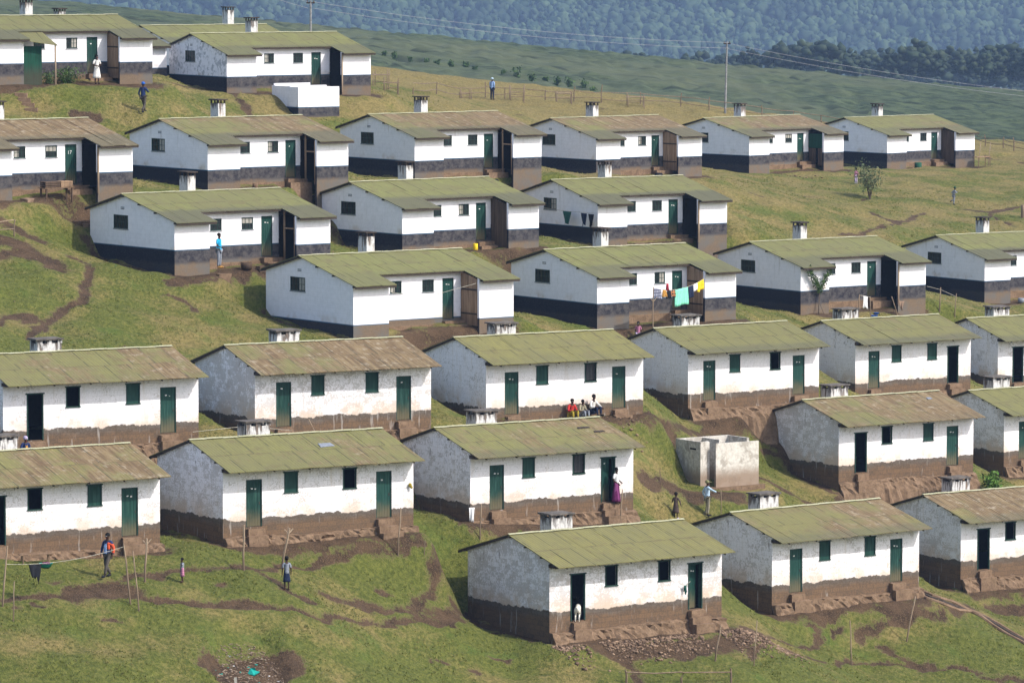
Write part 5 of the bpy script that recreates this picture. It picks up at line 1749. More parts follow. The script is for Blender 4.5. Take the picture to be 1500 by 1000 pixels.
hang('brown triangular cloth hung by the earth steps of the vine clad house', a, a + Vector((.36, .2, -.02)), .55, 'c_brown', ragged=.3, narrow=.3, seed=7)
a = fit_z(hpt('A2c', -.25, -3.5, 0), .72)
hang('white and dark cloth draped at the corner of the dirty gable', a, a + Vector((.26, .1, .0)), .7, 'c_white', ragged=.3, narrow=.7, seed=8)
a = hpt('A1a', 7.05, -3.2, 2.05); b = hpt('A1a', 7.62, -3.2, 2.1)
rope('short string sagging beside the right doorway of the nearest house', [a, a.lerp(b, .5) - Vector((0, 0, .14)), b])
c = a.lerp(b, .5) - Vector((0, 0, .13))
hang('little dark garment on a string beside the right doorway', c - (b - a) * .15, c + (b - a) * .15, .42, 'c_teal', ragged=.5, narrow=.5, seed=9)
c = hpt('A2b', 9.25, -3.16, 2.2)
mb = MB(); mb.ball((0, 0, 0), (.08, .06, .1)); mb.ball((.06, 0, -.09), (.06, .05, .07)); tag(mb.build('yellow_bottle', 'c_gold', loc=c), 'small yellow container hung on the wall right of the patched roof house door', 'container')
for nm, lb, x0, x1 in (('B4b', 'cord strung across a green door to the brown plank wing', 4.2, 7.3),):
    rope(lb, [hpt(nm, 2.3, -4.5, 2.05), hpt(nm, 4.8, -4.0, 1.75), hpt(nm, 7.25, -4.45, 2.3)])
rope('slack cord from a chimney corner to the rust spotted house', [hpt('A3a', 8.9, -3.7, .9), hpt('A3b', -.5, -3.4, 1.0), hpt('A3b', 1.5, -4.0, .75)])
rope('thin wire from the black porch house to the two wire posts', [hpt('B4d', 9.3, -4.5, 1.0), pd(1377, 424, spot(1376, 461).y), pd(1400, 434, spot(1398, 471).y)])

# ------------------------------------------------------------------ pots, basins, furniture
def vessel(name, label, p, prof, mat, cat, n=14, inner=None):
    mb = MB(); pts = prof
    for r, z in pts:
        for j in range(n): mb.v.append((r * math.cos(6.2832 * j / n), r * math.sin(6.2832 * j / n), z))
    for i in range(len(pts) - 1):
        for j in range(n): mb.f.append((i * n + j, i * n + (j + 1) % n, (i + 1) * n + (j + 1) % n, (i + 1) * n + j))
    mb.f.append(tuple(range(n))[::-1])
    o = mb.build(name, mat, loc=p, smooth_=True)
    tag(o, label, cat)
    return o


def basin(label, p, r, mat, fill=None):
    vessel('basin', label, p, [(r * .7, 0), (r, r * .55), (r * 1.05, r * .57), (r * .95, r * .54), (r * .68, .04), (.01, .035)], mat, 'basin')
    if fill:
        mb = MB(); mb.ball((0, 0, r * .45), (r * .75, r * .7, r * .3), 9, 6, .18)
        tag(mb.build('washed_clothes', fill, loc=p), 'damp clothes heaped in the ' + label.split(' on ')[0].split(' in ')[0], 'laundry')


basin('green basin on the bare earth before the leftmost house', spot(67, 828), .28, 'teal', 'c_purple')
basin('blue basin on the ground between washing poles', spot(1281, 462), .2, 'c_blue')
basin('blue basin at the foot of the open porch house', fit_z(hpt('B4d', 5.0, -5.2, 0)), .16, 'c_blue')
vessel('yellow_can', 'round yellow can at the foot of a white house wall', fit_z(hpt('B3b', 5.4, -3.75, 0)), [(.12, 0), (.13, .02), (.13, .34), (.11, .36), (.01, .36)], 'c_yellow', 'can')
vessel('pale_yellow_can', 'pale yellow can on the grass behind a green roof', spot(762, 272), [(.11, 0), (.12, .02), (.12, .28), (.05, .36), (.05, .4), (.01, .4)], 'c_lime', 'can')
vessel('green_drum', 'dark green drum lying by the wing of the farthest right house', fit_z(hpt('B2f', 2.9, -4.9, 0)), [(.26, 0), (.28, .03), (.28, .5), (.25, .52), (.01, .5)], 'c_greencap', 'drum')
vessel('black_tyre', 'black tyre leaning on the red ledge of a house', fit_z(hpt('A2d', 4.1, -4.2, 0)), [(.17, .02), (.28, 0), (.3, .09), (.28, .18), (.17, .16), (.15, .09)], 'c_black', 'tyre')
vessel('woven_basket', 'round woven basket by a house wall, left of the wooden boxes', fit_z(hpt('B3a', 4.6, -4.0, 0)), [(.24, 0), (.30, .2), (.29, .36), (.26, .35), (.26, .1), (.01, .08)], 'darkplank', 'basket')
vessel('wooden_tub', 'small stump like tub beside the lit wall of a brown roofed house', fit_z(hpt('B2b', 3.3, -4.1, 0)), [(.15, 0), (.15, .32), (.13, .32), (.12, .1), (.01, .1)], 'plank', 'tub')
vessel('dark_pot', 'dark cooking pot by the step of the house under the crest fence', fit_z(hpt('B2c', 6.2, -3.9, 0)), [(.15, 0), (.22, .12), (.2, .25), (.15, .27), (.14, .2), (.01, .05)], 'c_black', 'pot')
vessel('dark_pot', 'black pot by the wall of the tan roofed house', fit_z(hpt('B2d', 5.6, -4.2, 0)), [(.2, 0), (.28, .12), (.24, .28), (.17, .3), (.15, .2), (.01, .05)], 'c_black', 'pot')
vessel('dark_pot', 'grey pot beside the wing of the house cut off at right', fit_z(hpt('B4e', 2.6, -4.9, 0)), [(.14, 0), (.2, .12), (.19, .3), (.16, .31), (.14, .2), (.01, .05)], 'c_grey', 'pot')


def crate(label, p, rz, w, d, h):
    root = thing('wooden_box', label, 'box', p, rz, 'old wooden boxes')
    mb = MB()
    for i in range(3):
        z = h * i / 3
        mb.box((0, 0, z + .01), (w, .025, z + h / 3 - .01)); mb.box((0, d - .025, z + .01), (w, d, z + h / 3 - .01)); mb.box((0, .026, z + .01), (.025, d - .026, z + h / 3 - .01)); mb.box((w - .025, .026, z + .01), (w, d - .026, z + h / 3 - .01))
    mb.build('slats', 'darkplank', root)
    f = MB(); f.box((.03, .03, .02), (w - .03, d - .03, .05)); f.build('bottom', 'plank', root)


crate('wooden box right of the woven basket by the door', fit_z(hpt('B3a', 5.2, -4.3, 0)), hyaw('B3a'), .55, .4, .34)
crate('wooden box standing against the wall nearest the dark door', fit_z(hpt('B3a', 5.9, -4.2, 0)), hyaw('B3a') + .2, .4, .35, .38)


def stand():
    p = fit_z(hpt('B2a', 4.15, -4.3, 0)); root = thing('crate_stand', 'rough wooden stand stacked with slatted crates by a dark door', 'stand', p, hyaw('B2a'))
    for x in (.05, 1.55):
        for y in (.05, .6):
            mb = MB(); mb.box((x, y, -.2), (x + .07, y + .07, .55), .01); mb.build('leg', 'darkplank', root)
    mb = MB()
    for i in range(5): mb.box((-.05, .0 + i * .14, .55), (1.72, .12 + i * .14, .59), .01)
    mb.build('top', 'plank', root)
    for x0, w in ((.0, .85), (.9, .7)):
        c = MB()
        for i in range(3): c.box((x0, .02, .6 + i * .11), (x0 + w, .6, .69 + i * .11), .012)
        c.build('crate', 'plank' if x0 else 'darkplank', root)


stand()


def bench(name, label, p, rz, L, w, h, mat, lean=0):
    root = thing(name, label, 'bench', p, rz)
    for x in (.12, L - .12):
        for y in (.05, w - .05):
            mb = MB(); mb.tube([(x + random.uniform(-.04, .04), y, -.15), (x, y, h)], .03, 5); mb.build('leg', mat, root)
    mb = MB()
    for i in range(3): mb.box((0, w * i / 3 + .01, h), (L, w * (i + 1) / 3 - .01, h + .04), .01)
    mb.build('seat', mat, root)
    return root


b = bench('wooden_bench', 'rough table of poles leaning at the end of the farthest right house', fit_z(hpt('B2f', 8.9, -5.3, 0)), hyaw('B2f'), 1.5, .6, .85, 'plank')
for x in (.35, 1.45):
    mb = MB(); mb.tube([(x, .3, .1), (x + .45, .5, 2.0)], .03, 5); mb.build('brace', 'pole', b)
bench('wooden_bench', 'plank bench tipped on the earth ledge of the leftmost house', spot(30, 826), R(20), 1.35, .35, .34, 'plank')
mb = MB(); mb.box((0, 0, -.3), (1.25, .4, .22), .04); tag(mb.build('stone_slab', 'rubble', loc=fit_z(hpt('B2a', 5.9, -5.1, 0)), rz=hyaw('B2a')), 'long rough stone block in front of the crate stand', 'stone')
mb = MB(); mb.box((0, 0, -.3), (.5, .5, .2), .08); tag(mb.build('stone_slab', 'rubble', loc=fit_z(hpt('B2a', 2.7, -5.0, 0)), rz=1.0), 'squat stone at the left edge before the rust roofed house', 'stone')
for key, u, v, lb, s in (('B4b', 2.6, -4.9, 'pale stone at the wing corner of the house without a navy band', .22), ('B3c', 2.6, -5.0, 'pale slab at the wing corner of the house with gable washing', .3), ('B3a', 2.55, -5.0, 'flat stone under the feet of the person in bright blue', .35), ('B2b', 6.0, -4.6, 'flat pale stone by the door of the mottled roof house', .4)):
    mb = MB(); mb.box((-s, -s * .6, -.3), (s, s * .6, .12), s * .2); tag(mb.build('stone_slab', 'step', loc=fit_z(hpt(key, u, v, 0)), rz=random.random()), lb, 'stone')


def stairs_on_slope():
    root = thing('turf_steps', 'short flight of worn earth steps in the slope at top left', 'steps', spot(38, 158))
    for i in range(4):
        p = spot(46 - i * 5, 158 - i * 7); q = p - root.location
        mb = MB(); mb.box((q.x - .35, q.y - .2, q.z - .2), (q.x + .35, q.y + .2, q.z + .1), .03); mb.build('tread', 'step', root)


stairs_on_slope()
# loose sheets on two roofs
for key, u, v, lb, mt, s in (('A2b', 5.9, -1.55, 'grey loose sheet', 'c_grey', (.36, .2)), ('A2c', 7.4, -1.2, 'dark loose strip', 'timber', (.35, .09)), ('A2c', 7.9, -1.75, 'dark loose strip', 'timber', (.3, .09)), ('A2d', 7.6, -1.0, 'small grey sheet', 'c_grey', (.16, .12))):
    h = HOUSES_A[key]; L = LA * h[4]
    parent = [o for o in COL.objects if o.type == 'EMPTY' and o.name.startswith('gabled_house') and (Vector(o.location.xy) - (hpt(key, L / 2, 0, 0)).xy).length < .1][0]
    x = u - L / 2; z = 4.4 + .281 * v + .05
    mb = MB(); mb.v = [(x - s[0], v - s[1], z - .281 * s[1]), (x + s[0], v - s[1] * .7, z - .281 * s[1] * .7), (x + s[0] * .9, v + s[1], z + .281 * s[1]), (x - s[0] * .8, v + s[1], z + .281 * s[1])]
    mb.v += [(a, b, c - .02) for a, b, c in mb.v]; mb.f = [(0, 1, 2, 3), (7, 6, 5, 4), (0, 4, 5, 1), (1, 5, 6, 2), (2, 6, 7, 3), (3, 7, 4, 0)]
    o = mb.build('loose_sheet', mt, parent); o['label'] = lb
# ------------------------------------------------------------------ people
CONV = []
STAND = {'pelvis': (0, 0, .95), 'waist': (0, 0, 1.10), 'chest': (0, .0, 1.30), 'collar': (0, -.01, 1.43), 'neck': (0, 0, 1.50), 'jaw': (0, .02, 1.575), 'head': (0, .012, 1.655), 'crown': (0, 0, 1.725), 'nose': (0, .115, 1.635),
         'earL': (-.085, 0, 1.64), 'earR': (.085, 0, 1.64)}
for s, q in (('L', -1), ('R', 1)):
    STAND.update({'sh' + s: (q * .175, -.01, 1.41), 'el' + s: (q * .225, -.04, 1.13), 'wr' + s: (q * .235, .05, .89), 'hip' + s: (q * .09, 0, .90), 'kn' + s: (q * .10, .025, .50), 'an' + s: (q * .10, -.02, .085), 'toe' + s: (q * .12, .14, .03)})
RAD = {'pelvis': .125, 'waist': .115, 'chest': .125, 'collar': .085, 'neck': .05, 'jaw': .062, 'head': .085, 'crown': .055, 'nose': .012, 'ear': .014, 'sh': .056, 'el': .040, 'wr': .027, 'hip': .082, 'kn': .052, 'an': .036, 'toe': .026}
TORSO = [('pelvis', 'waist'), ('waist', 'chest'), ('chest', 'collar')]
HEAD = [('collar', 'neck'), ('neck', 'jaw'), ('jaw', 'head'), ('head', 'crown'), ('head', 'nose'), ('head', 'earL'), ('head', 'earR')]


def skin_obj(name, V, E_, mat, parent, root, sub=1):
    keys = list(V); ix = {k: i for i, k in enumerate(keys)}
    me = bpy.data.meshes.new(name)
    me.from_pydata([V[k][0] for k in keys], [(ix[a], ix[b]) for a, b in E_], [])
    o = bpy.data.objects.new(name, me); COL.objects.link(o); o.parent = parent
    o.modifiers.new('Skin', 'SKIN').use_smooth_shade = True
    for k in keys:
        d = me.skin_vertices[0].data[ix[k]]; r = V[k][1]
        d.radius = (r, r) if not hasattr(r, '__len__') else r; d.use_root = (k == root)
    if sub:
        sb = o.modifiers.new('Subsurf', 'SUBSURF'); sb.levels = sub; sb.render_levels = sub
    CONV.append((o, M[mat]))
    return o


def lathe_skirt(name, top, bot, rt, rb, mat, parent, fold=8, squash=.75, seed=0):
    mb = MB(); n, m = 28, 6
    for j in range(m + 1):
        t = j / m
        c = Vector(top).lerp(Vector(bot), t); r = rt + (rb - rt) * t
        for i in range(n):
            a = 6.2832 * i / n; q = r * (1 + .07 * t * math.sin(a * fold + seed))
            mb.v.append((c.x + q * math.cos(a), c.y + q * squash * math.sin(a), c.z))
    for j in range(m):
        for i in range(n): mb.f.append((j * n + i, (j + 1) * n + i, (j + 1) * n + (i + 1) % n, j * n + (i + 1) % n))
    mb.f.append(tuple(range(n))); mb.f.append(tuple(m * n + i for i in range(n))[::-1])
    return mb.build(name, mat, parent, True)


def person(label, loc, face, height, pose=None, top=('c_grey', 'short', .0), bottom=('trousers', 'c_trouser'), hat=None, group='people about the houses', build=1.0, shoes='c_black', feet=True, front=None):
    """face: heading of the gaze in degrees, 0 = +X, -90 = towards the camera; pose overrides joints of a 1.75 m figure"""
    J = dict(STAND); J.update(pose or {})
    k = height / 1.75
    hs = 1.0 if height > 1.4 else 1.22          # children have larger heads
    root = thing('person', label, 'person', loc, R(face - 90), group)
    root.scale = (k, k, k)
    rad = lambda n: RAD.get(n, RAD.get(n[:-1], RAD.get(n[:3], .04)))
    V = {}
    for n, p in J.items():
        r = rad(n)
        if n in ('jaw', 'head', 'crown', 'nose', 'earL', 'earR'): r *= hs
        V[n] = (p, r * (build if n in ('pelvis', 'waist', 'chest', 'hipL', 'hipR') else 1))
    if hs > 1:
        nk = Vector(J['neck'])
        for n in ('jaw', 'head', 'crown', 'nose', 'earL', 'earR'): V[n] = (tuple(nk + (Vector(J[n]) - nk) * hs), V[n][1])
    E_ = TORSO + HEAD
    for s, q in (('L', -1), ('R', 1)):
        E_ = E_ + [('collar', 'sh' + s), ('sh' + s, 'el' + s), ('el' + s, 'wr' + s), ('pelvis', 'hip' + s), ('hip' + s, 'kn' + s), ('kn' + s, 'an' + s), ('an' + s, 'toe' + s)]
        w, e = Vector(J['wr' + s]), Vector(J['el' + s]); d = (w - e).normalized()
        side = d.cross(Vector((0, 1, 0))); side = side.normalized() if side.length > .1 else Vector((1, 0, 0))
        fwd = side.cross(d).normalized()
        palm = w + d * .06; V['palm' + s] = (tuple(palm), (.032, .018)); E_ = E_ + [('wr' + s, 'palm' + s)]
        for i, (o_, ln) in enumerate(((-.032, .062), (-.011, .076), (.011, .07), (.032, .052))):
            a = palm + d * .035 + fwd * o_; b_ = a + d * ln + side * (.012 * q)
            V[f'f{i}{s}'] = (tuple(a), .010); V[f'g{i}{s}'] = (tuple(b_), .008); E_ = E_ + [('palm' + s, f'f{i}{s}'), (f'f{i}{s}', f'g{i}{s}')]
        a = w + d * .035 + fwd * .045; V['t' + s] = (tuple(a), .011); V['u' + s] = (tuple(a + d * .045 + fwd * .015), .009); E_ = E_ + [('wr' + s, 't' + s), ('t' + s, 'u' + s)]
    skin_obj('body', V, E_, 'skin', root, 'pelvis')
    hc = Vector(V['head'][0]); cc = Vector(V['crown'][0])
    fw = (Vector(V['nose'][0]) - hc).normalized()
    ey = MB(); sd = fw.cross(Vector((0, 0, 1))).normalized()
    for s in (-1, 1): ey.ball(tuple(hc + fw * .083 * hs + sd * s * .032 * hs + Vector((0, 0, .012))), .012 * hs, 6, 4)
    ey.build('eyes', 'white', root)
    mo = MB(); mo.ball(tuple(hc + fw * .078 * hs + Vector((0, 0, -.068 * hs))), (.026 * hs, .01, .008), 8, 4); mo.build('mouth', 'c_red', root)
    hr = MB(); c = hc.lerp(cc, .42) - fw * .014
    hr.ball(tuple(c), (.094 * hs, .104 * hs, .095 * hs), 14, 10, .02)
    if hat is None: hr.build('hair', 'hair', root, True)
    else:
        kind, hm = hat
        if kind == 'cap':
            bm_ = MB(); bm_.ball(tuple(c + Vector((0, 0, .012))), (.1 * hs, .112 * hs, .094 * hs), 14, 10)
            a = hc + fw * .12 * hs + Vector((0, 0, .05)); bm_.box((a.x - .06, a.y - .03, a.z - .01), (a.x + .06, a.y + .07, a.z + .005))
            bm_.build('cap', hm, root, True); 
        else:
            bm_ = MB(); bm_.ball(tuple(c + Vector((0, 0, .01))), (.108 * hs, .118 * hs, .105 * hs), 14, 10, .03); b2 = c - fw * .1; bm_.ball((b2.x, b2.y, b2.z - .05), (.05, .05, .06), 8, 6)
            bm_.build('headscarf', hm, root, True)
    # upper garment
    if top:
        m, sl, ex = top[:3]
        T = {n: (J[n], RAD[n] * build + .022) for n in ('waist', 'chest')}
        T['pelvis'] = (tuple(Vector(J['pelvis']) + Vector((0, 0, .02))), RAD['pelvis'] * build + .03)
        T['collar'] = (J['collar'], .098)
        e2 = list(TORSO)
        for s in 'LR':
            T['sh' + s] = (J['sh' + s], .074)
            e2.append(('collar', 'sh' + s))
            el = Vector(J['el' + s]); sh = Vector(J['sh' + s]); wr = Vector(J['wr' + s])
            if sl == 'long':
                T['el' + s] = (J['el' + s], .056); T['cu' + s] = (tuple(el.lerp(wr, .92)), .044); e2 += [('sh' + s, 'el' + s), ('el' + s, 'cu' + s)]
            else:
                T['cu' + s] = (tuple(sh.lerp(el, .8)), .062); e2.append(('sh' + s, 'cu' + s))
        if ex:
            p = Vector(J['pelvis']); T['hem'] = (tuple(p + Vector((0, 0, -ex))), RAD['pelvis'] * build + .03); e2.append(('pelvis', 'hem'))
        skin_obj('top', T, e2, m, root, 'chest')
    if front:
        mb = MB(); c0, c1 = Vector(J['collar']), Vector(J['pelvis'])
        mb.v = [(c0.x - .05, c0.y + .115, c0.z - .02), (c0.x + .05, c0.y + .115, c0.z - .02), (c1.x + .07, c1.y + .185, c1.z + .0), (c1.x - .07, c1.y + .185, c1.z + .0)]
        mm = (c0 + c1) / 2
        mb.v = [(-.04, c0.y + .10, c0.z), (.04, c0.y + .10, c0.z), (.055, mm.y + .172, mm.z + .05), (.06, c1.y + .172, c1.z + .02), (-.06, c1.y + .172, c1.z + .02), (-.055, mm.y + .172, mm.z + .05)]
        mb.v += [(a, b - .03, c) for a, b, c in mb.v]; mb.f = [(0, 1, 2, 5), (5, 2, 3, 4), (6, 11, 8, 7), (11, 10, 9, 8)] + [(i, i + 6, (i + 1) % 6 + 6, (i + 1) % 6) for i in range(6)]
        mb.build('shirt_front', front, root)
    kind, m = bottom[0], bottom[1]
    if kind in ('trousers', 'shorts'):
        T = {'pelvis': (J['pelvis'], RAD['pelvis'] * build + .018)}; e2 = []
        for s in 'LR':
            T['hip' + s] = (J['hip' + s], .1 * build); T['kn' + s] = (J['kn' + s], .074); e2 += [('pelvis', 'hip' + s)]
            if kind == 'trousers':
                a = Vector(J['kn' + s]).lerp(Vector(J['an' + s]), .93); T['an' + s] = (tuple(a), .062); e2 += [('hip' + s, 'kn' + s), ('kn' + s, 'an' + s)]
            else:
                e2 += [('hip' + s, 'kn' + s)]
        skin_obj('trousers' if kind == 'trousers' else 'shorts', T, e2, m, root, 'pelvis')
    elif kind == 'skirt':
        lo = bottom[2]; p = Vector(J['waist']); kk = (Vector(J['anL']) + Vector(J['anR'])) / 2
        b_ = p.lerp(kk, lo)
        lathe_skirt('skirt', tuple(p), tuple(b_), .145 * build, bottom[3], m, root)
    if feet:
        for s in 'LR':
            a, t = Vector(J['an' + s]), Vector(J['toe' + s]); d = (t - a)
            sh = MB(); cpt = a.lerp(t, .55); sh.ball((cpt.x, cpt.y, cpt.z + .005), (.052, .135, .05) if abs(d.y) > .05 else (.06, .1, .06), 10, 6)
            sh.build('shoe', shoes, root, True)
    return root


def mv(base, **k):
    d = dict(base); d.update(k); return d


WALK = {'kneeL': 0, }
WALK = {'hipL': (-.09, 0, .9), 'knL': (-.10, .20, .52), 'anL': (-.10, .30, .12), 'toeL': (-.11, .46, .07), 'knR': (.10, .0, .49), 'anR': (.10, -.27, .13), 'toeR': (.11, -.14, .03), 'elL': (-.24, -.1, 1.14), 'wrL': (-.23, -.02, .92), 'elR': (.26, .02, 1.14), 'wrR': (.17, .19, .98)}
SIT = {'pelvis': (0, 0, .12), 'waist': (0, .01, .27), 'chest': (0, .05, .47), 'collar': (0, .08, .60), 'neck': (0, .10, .67), 'jaw': (0, .14, .745), 'head': (0, .14, .825), 'crown': (0, .12, .895), 'nose': (0, .24, .80), 'earL': (-.085, .13, .81), 'earR': (.085, .13, .81)}
for s, q in (('L', -1), ('R', 1)):
    SIT.update({'sh' + s: (q * .175, .07, .58), 'el' + s: (q * .25, .15, .34), 'wr' + s: (q * .15, .36, .36), 'hip' + s: (q * .10, .04, .12), 'kn' + s: (q * .15, .42, .36), 'an' + s: (q * .13, .44, -.03), 'toe' + s: (q * .14, .58, -.07)})
RUN = {'waist': (0, .02, 1.1), 'chest': (0, .06, 1.3), 'collar': (0, .08, 1.43), 'neck': (0, .1, 1.5), 'jaw': (0, .13, 1.575), 'head': (0, .13, 1.655), 'crown': (0, .11, 1.725), 'nose': (0, .23, 1.635), 'earL': (-.085, .12, 1.64), 'earR': (.085, .12, 1.64),
       'shL': (-.175, .07, 1.41), 'shR': (.175, .07, 1.41), 'elL': (-.25, -.14, 1.2), 'wrL': (-.2, .06, 1.08), 'elR': (.25, .16, 1.2), 'wrR': (.12, .32, 1.3), 'knR': (.1, .0, .5), 'anR': (.1, -.06, .09), 'toeR': (.11, .09, .03), 'knL': (-.1, .14, .5), 'anL': (-.1, -.26, .42), 'toeL': (-.11, -.3, .28)}

person('man in an orange and dark jacket walking over the grass at lower left', spot(158, 851), -125, 1.83, WALK, ('c_jacket', 'long', .02), ('trousers', 'c_trouser'), front='c_shirtblue')
orange_spot = [o for o in COL.objects if o.name.startswith('person')][0]
# orange left half of the jacket: sleeve and shoulder panel
T = {'shR': ((-.18, 0, 1.41), .083), 'elR': ((-.24, -.1, 1.14), .068), 'wr': ((-.232, -.035, .95), .054), 'ch': ((-.085, .045, 1.36), .085), 'lo': ((-.09, .055, 1.1), .085)}
skin_obj('orange_panel', T, [('shR', 'elR'), ('elR', 'wr'), ('shR', 'ch'), ('ch', 'lo')], 'c_orange', orange_spot, 'shR')
person('toddler in a dark top with one arm out, alone on the grass', spot(267, 853), 200, .98, {'elL': (-.38, .1, 1.38), 'wrL': (-.58, .16, 1.36), 'knL': (-.13, .03, .5), 'anL': (-.17, 0, .085), 'toeL': (-.2, .14, .03)}, ('c_grey', 'long', .08), ('skirt', 'c_pink', .62, .2), shoes='skin', build=1.1)
person('boy in a grey shirt and dark skirt seen from behind on the lower grass', spot(420, 861), 100, 1.38, {}, ('c_grey', 'short', .1), ('skirt', 'c_navy', .62, .2), shoes='skin')
zl = .57
person('seated person in a red shirt, left of the three against the wall', hpt('A3c', 4.72, -3.32, zl), hyaw('A3c') * 57.3 - 90, 1.68, SIT, ('c_redshirt', 'long', 0), ('trousers', 'c_gold'))
person('seated person in mottled khaki, middle of the three against the wall', hpt('A3c', 5.3, -3.32, zl), hyaw('A3c') * 57.3 - 75, 1.55, SIT, ('c_khaki', 'long', 0), ('trousers', 'c_grey'))
person('seated man in a pale jacket, right of the three against the wall', hpt('A3c', 5.92, -3.3, zl + .1), hyaw('A3c') * 57.3 - 70, 1.78, mv(SIT, elL=(-.3, .2, .4), wrL=(-.2, .45, .3)), ('c_dress', 'long', 0), ('trousers', 'c_navy'))
LA2c = LA * 1.013
person('woman in a white blouse and long purple skirt leaning in a doorway', hpt('A2c', LA2c * .835 + .12, -3.32, .74), hyaw('A2c') * 57.3 - 65, 1.66, {'wrR': (.22, .2, 1.02), 'elR': (.27, .0, 1.15), 'elL': (-.27, -.06, 1.16), 'wrL': (-.14, .16, 1.05)}, ('c_white', 'short', .0), ('skirt', 'c_purple', .97, .27), shoes='skin')
pm = spot(1036, 763)
person('man in a pale blue shirt leaning on a stick beside the wash block', pm, 20, 1.72, {'elR': (.38, .12, 1.3), 'wrR': (.5, .3, 1.22), 'elL': (-.28, -.12, 1.18), 'wrL': (-.3, -.05, .95), 'knL': (-.1, .06, .5), 'anL': (-.1, -.08, .085), 'toeL': (-.11, .08, .03)}, ('c_pale', 'long', .18), ('trousers', 'c_khaki'), hat=('cap', 'c_olive'))
sp_ = pm + Vector((.64, -.26, 0))
mb = MB(); mb.tube([(0, 0, gz(sp_.x, sp_.y) - pm.z - .05), (.02, .02, .6), (.0, 0, 1.32)], [.016, .018, .02], 6); tag(mb.build('walking_stick', 'pole', loc=(sp_.x, sp_.y, pm.z)), 'long walking stick held by the man in pale blue', 'stick')
person('child in a long brown robe beside the man in pale blue', spot(990, 764), 60, 1.25, {'elR': (.3, .02, 1.2), 'wrR': (.36, .0, 1.0), 'elL': (-.3, .1, 1.2), 'wrL': (-.42, .25, 1.1)}, ('c_robe', 'long', .35), ('skirt', 'c_robe', .66, .24), shoes='c_lilac')
person('person in a dark wrap and patterned headscarf at the left edge', fit_z(hpt('A3a', .35, -4.9, 0)), -60, 1.62, {'wrR': (.12, .25, 1.05), 'elR': (.26, .05, 1.15)}, ('c_jacket', 'long', .1), ('skirt', 'c_orange', .95, .24), hat=('scarf', 'c_lilac'), front='c_ochre')
for dx, mt, lb in ((1.15, 'c_blue', 'blue bundle of cloth beside the headscarfed person'), (1.0, 'c_lime', 'lime green cloth heaped on the blue bundle'), (2.55, 'c_lilac', 'pale sack below the dark doorway at left'), (5.0, 'c_white', 'pale sack farther along the wall at left')):
    p = fit_z(hpt('A3a', dx, -4.85, 0), .45 if mt == 'c_lime' else .2)
    mb = MB(); mb.ball((0, 0, .05), (.26, .22, .34), 10, 8, .09); tag(mb.build('cloth_bundle', mt, loc=p), lb, 'bundle')
person('person in a bright blue shirt at the wing corner of a house', hpt('B3a', 2.62, -4.55, .1), hyaw('B3a') * 57.3 - 60, 1.75, {'wrR': (.15, .2, 1.05), 'elR': (.24, .0, 1.15)}, ('c_sky', 'short', .12), ('trousers', 'c_grey'), shoes='c_ochre')
person('child in a checked pink shirt below the wing corner of a house', fit_z(hpt('B4c', 2.1, -5.3, 0)), -100, 1.22, {}, ('c_pink', 'short', .1), ('trousers', 'c_lilac'), shoes='skin')
BEND = {'pelvis': (0, -.1, .9), 'waist': (0, .02, 1.0), 'chest': (0, .2, 1.06), 'collar': (0, .34, 1.06), 'neck': (0, .40, 1.06), 'jaw': (0, .46, 1.02), 'head': (0, .53, 1.0), 'crown': (0, .6, 1.0), 'nose': (0, .54, .88), 'earL': (-.085, .52, .99), 'earR': (.085, .52, .99), 'shL': (-.175, .3, 1.03), 'shR': (.175, .3, 1.03), 'elL': (-.2, .38, .78), 'elR': (.2, .38, .78), 'wrL': (-.1, .5, .58), 'wrR': (.1, .5, .58), 'hipL': (-.09, -.1, .86), 'hipR': (.09, -.1, .86)}
person('person in dark blue bending down behind the brown mottled roof', fit_z(hpt('B4b', 2.9, -6.2, 0)), 10, 1.5, BEND, ('c_jacket', 'short', 0), ('trousers', 'c_navy'))
person('child in a white shirt seen from behind over a roof ridge', fit_z(hpt('B4b', 7.0, -5.5, 0)), 90, 1.15, {}, ('c_white', 'short', .1), ('shorts', 'c_blue'), shoes='skin')
person('man in grey blue standing at the fence on the crest', spot(721, 147), 60, 1.78, {'elL': (-.2, -.02, 1.14), 'wrL': (-.14, .12, .92), 'elR': (.2, -.02, 1.14), 'wrR': (.14, .12, .92)}, ('c_shirtblue', 'long', .2), ('trousers', 'c_navy'), hat=('cap', 'c_pale'))
person('person in a navy jacket and blue cap walking up the slope at top left', spot(210, 168), 60, 1.72, mv(WALK, elR=(.28, .1, 1.2), wrR=(.2, .28, 1.2)), ('c_jacket', 'long', .08), ('trousers', 'c_trouser'), hat=('cap', 'c_blue'))
person('woman in a white dress standing before the top left door', fit_z(hpt('B1a', 6.7, -4.3, 0)), hyaw('B1a') * 57.3 - 90, 1.65, {'wrL': (-.06, .22, 1.12), 'wrR': (.06, .22, 1.12), 'elL': (-.26, .02, 1.14), 'elR': (.26, .02, 1.14)}, ('c_dress', 'short', .0), ('skirt', 'c_dress', .72, .26), shoes='skin')
person('child in a pink top with a bag walking below the crest houses', spot(1254, 270), 120, 1.12, {}, ('c_pink', 'long', .05), ('trousers', 'c_lilac'), shoes='c_white')
person('running child in a grey tracksuit and dark green cap on the open slope', spot(1397, 300), 20, 1.25, RUN, ('c_grey', 'long', .0), ('trousers', 'c_grey'), hat=('cap', 'c_greencap'))


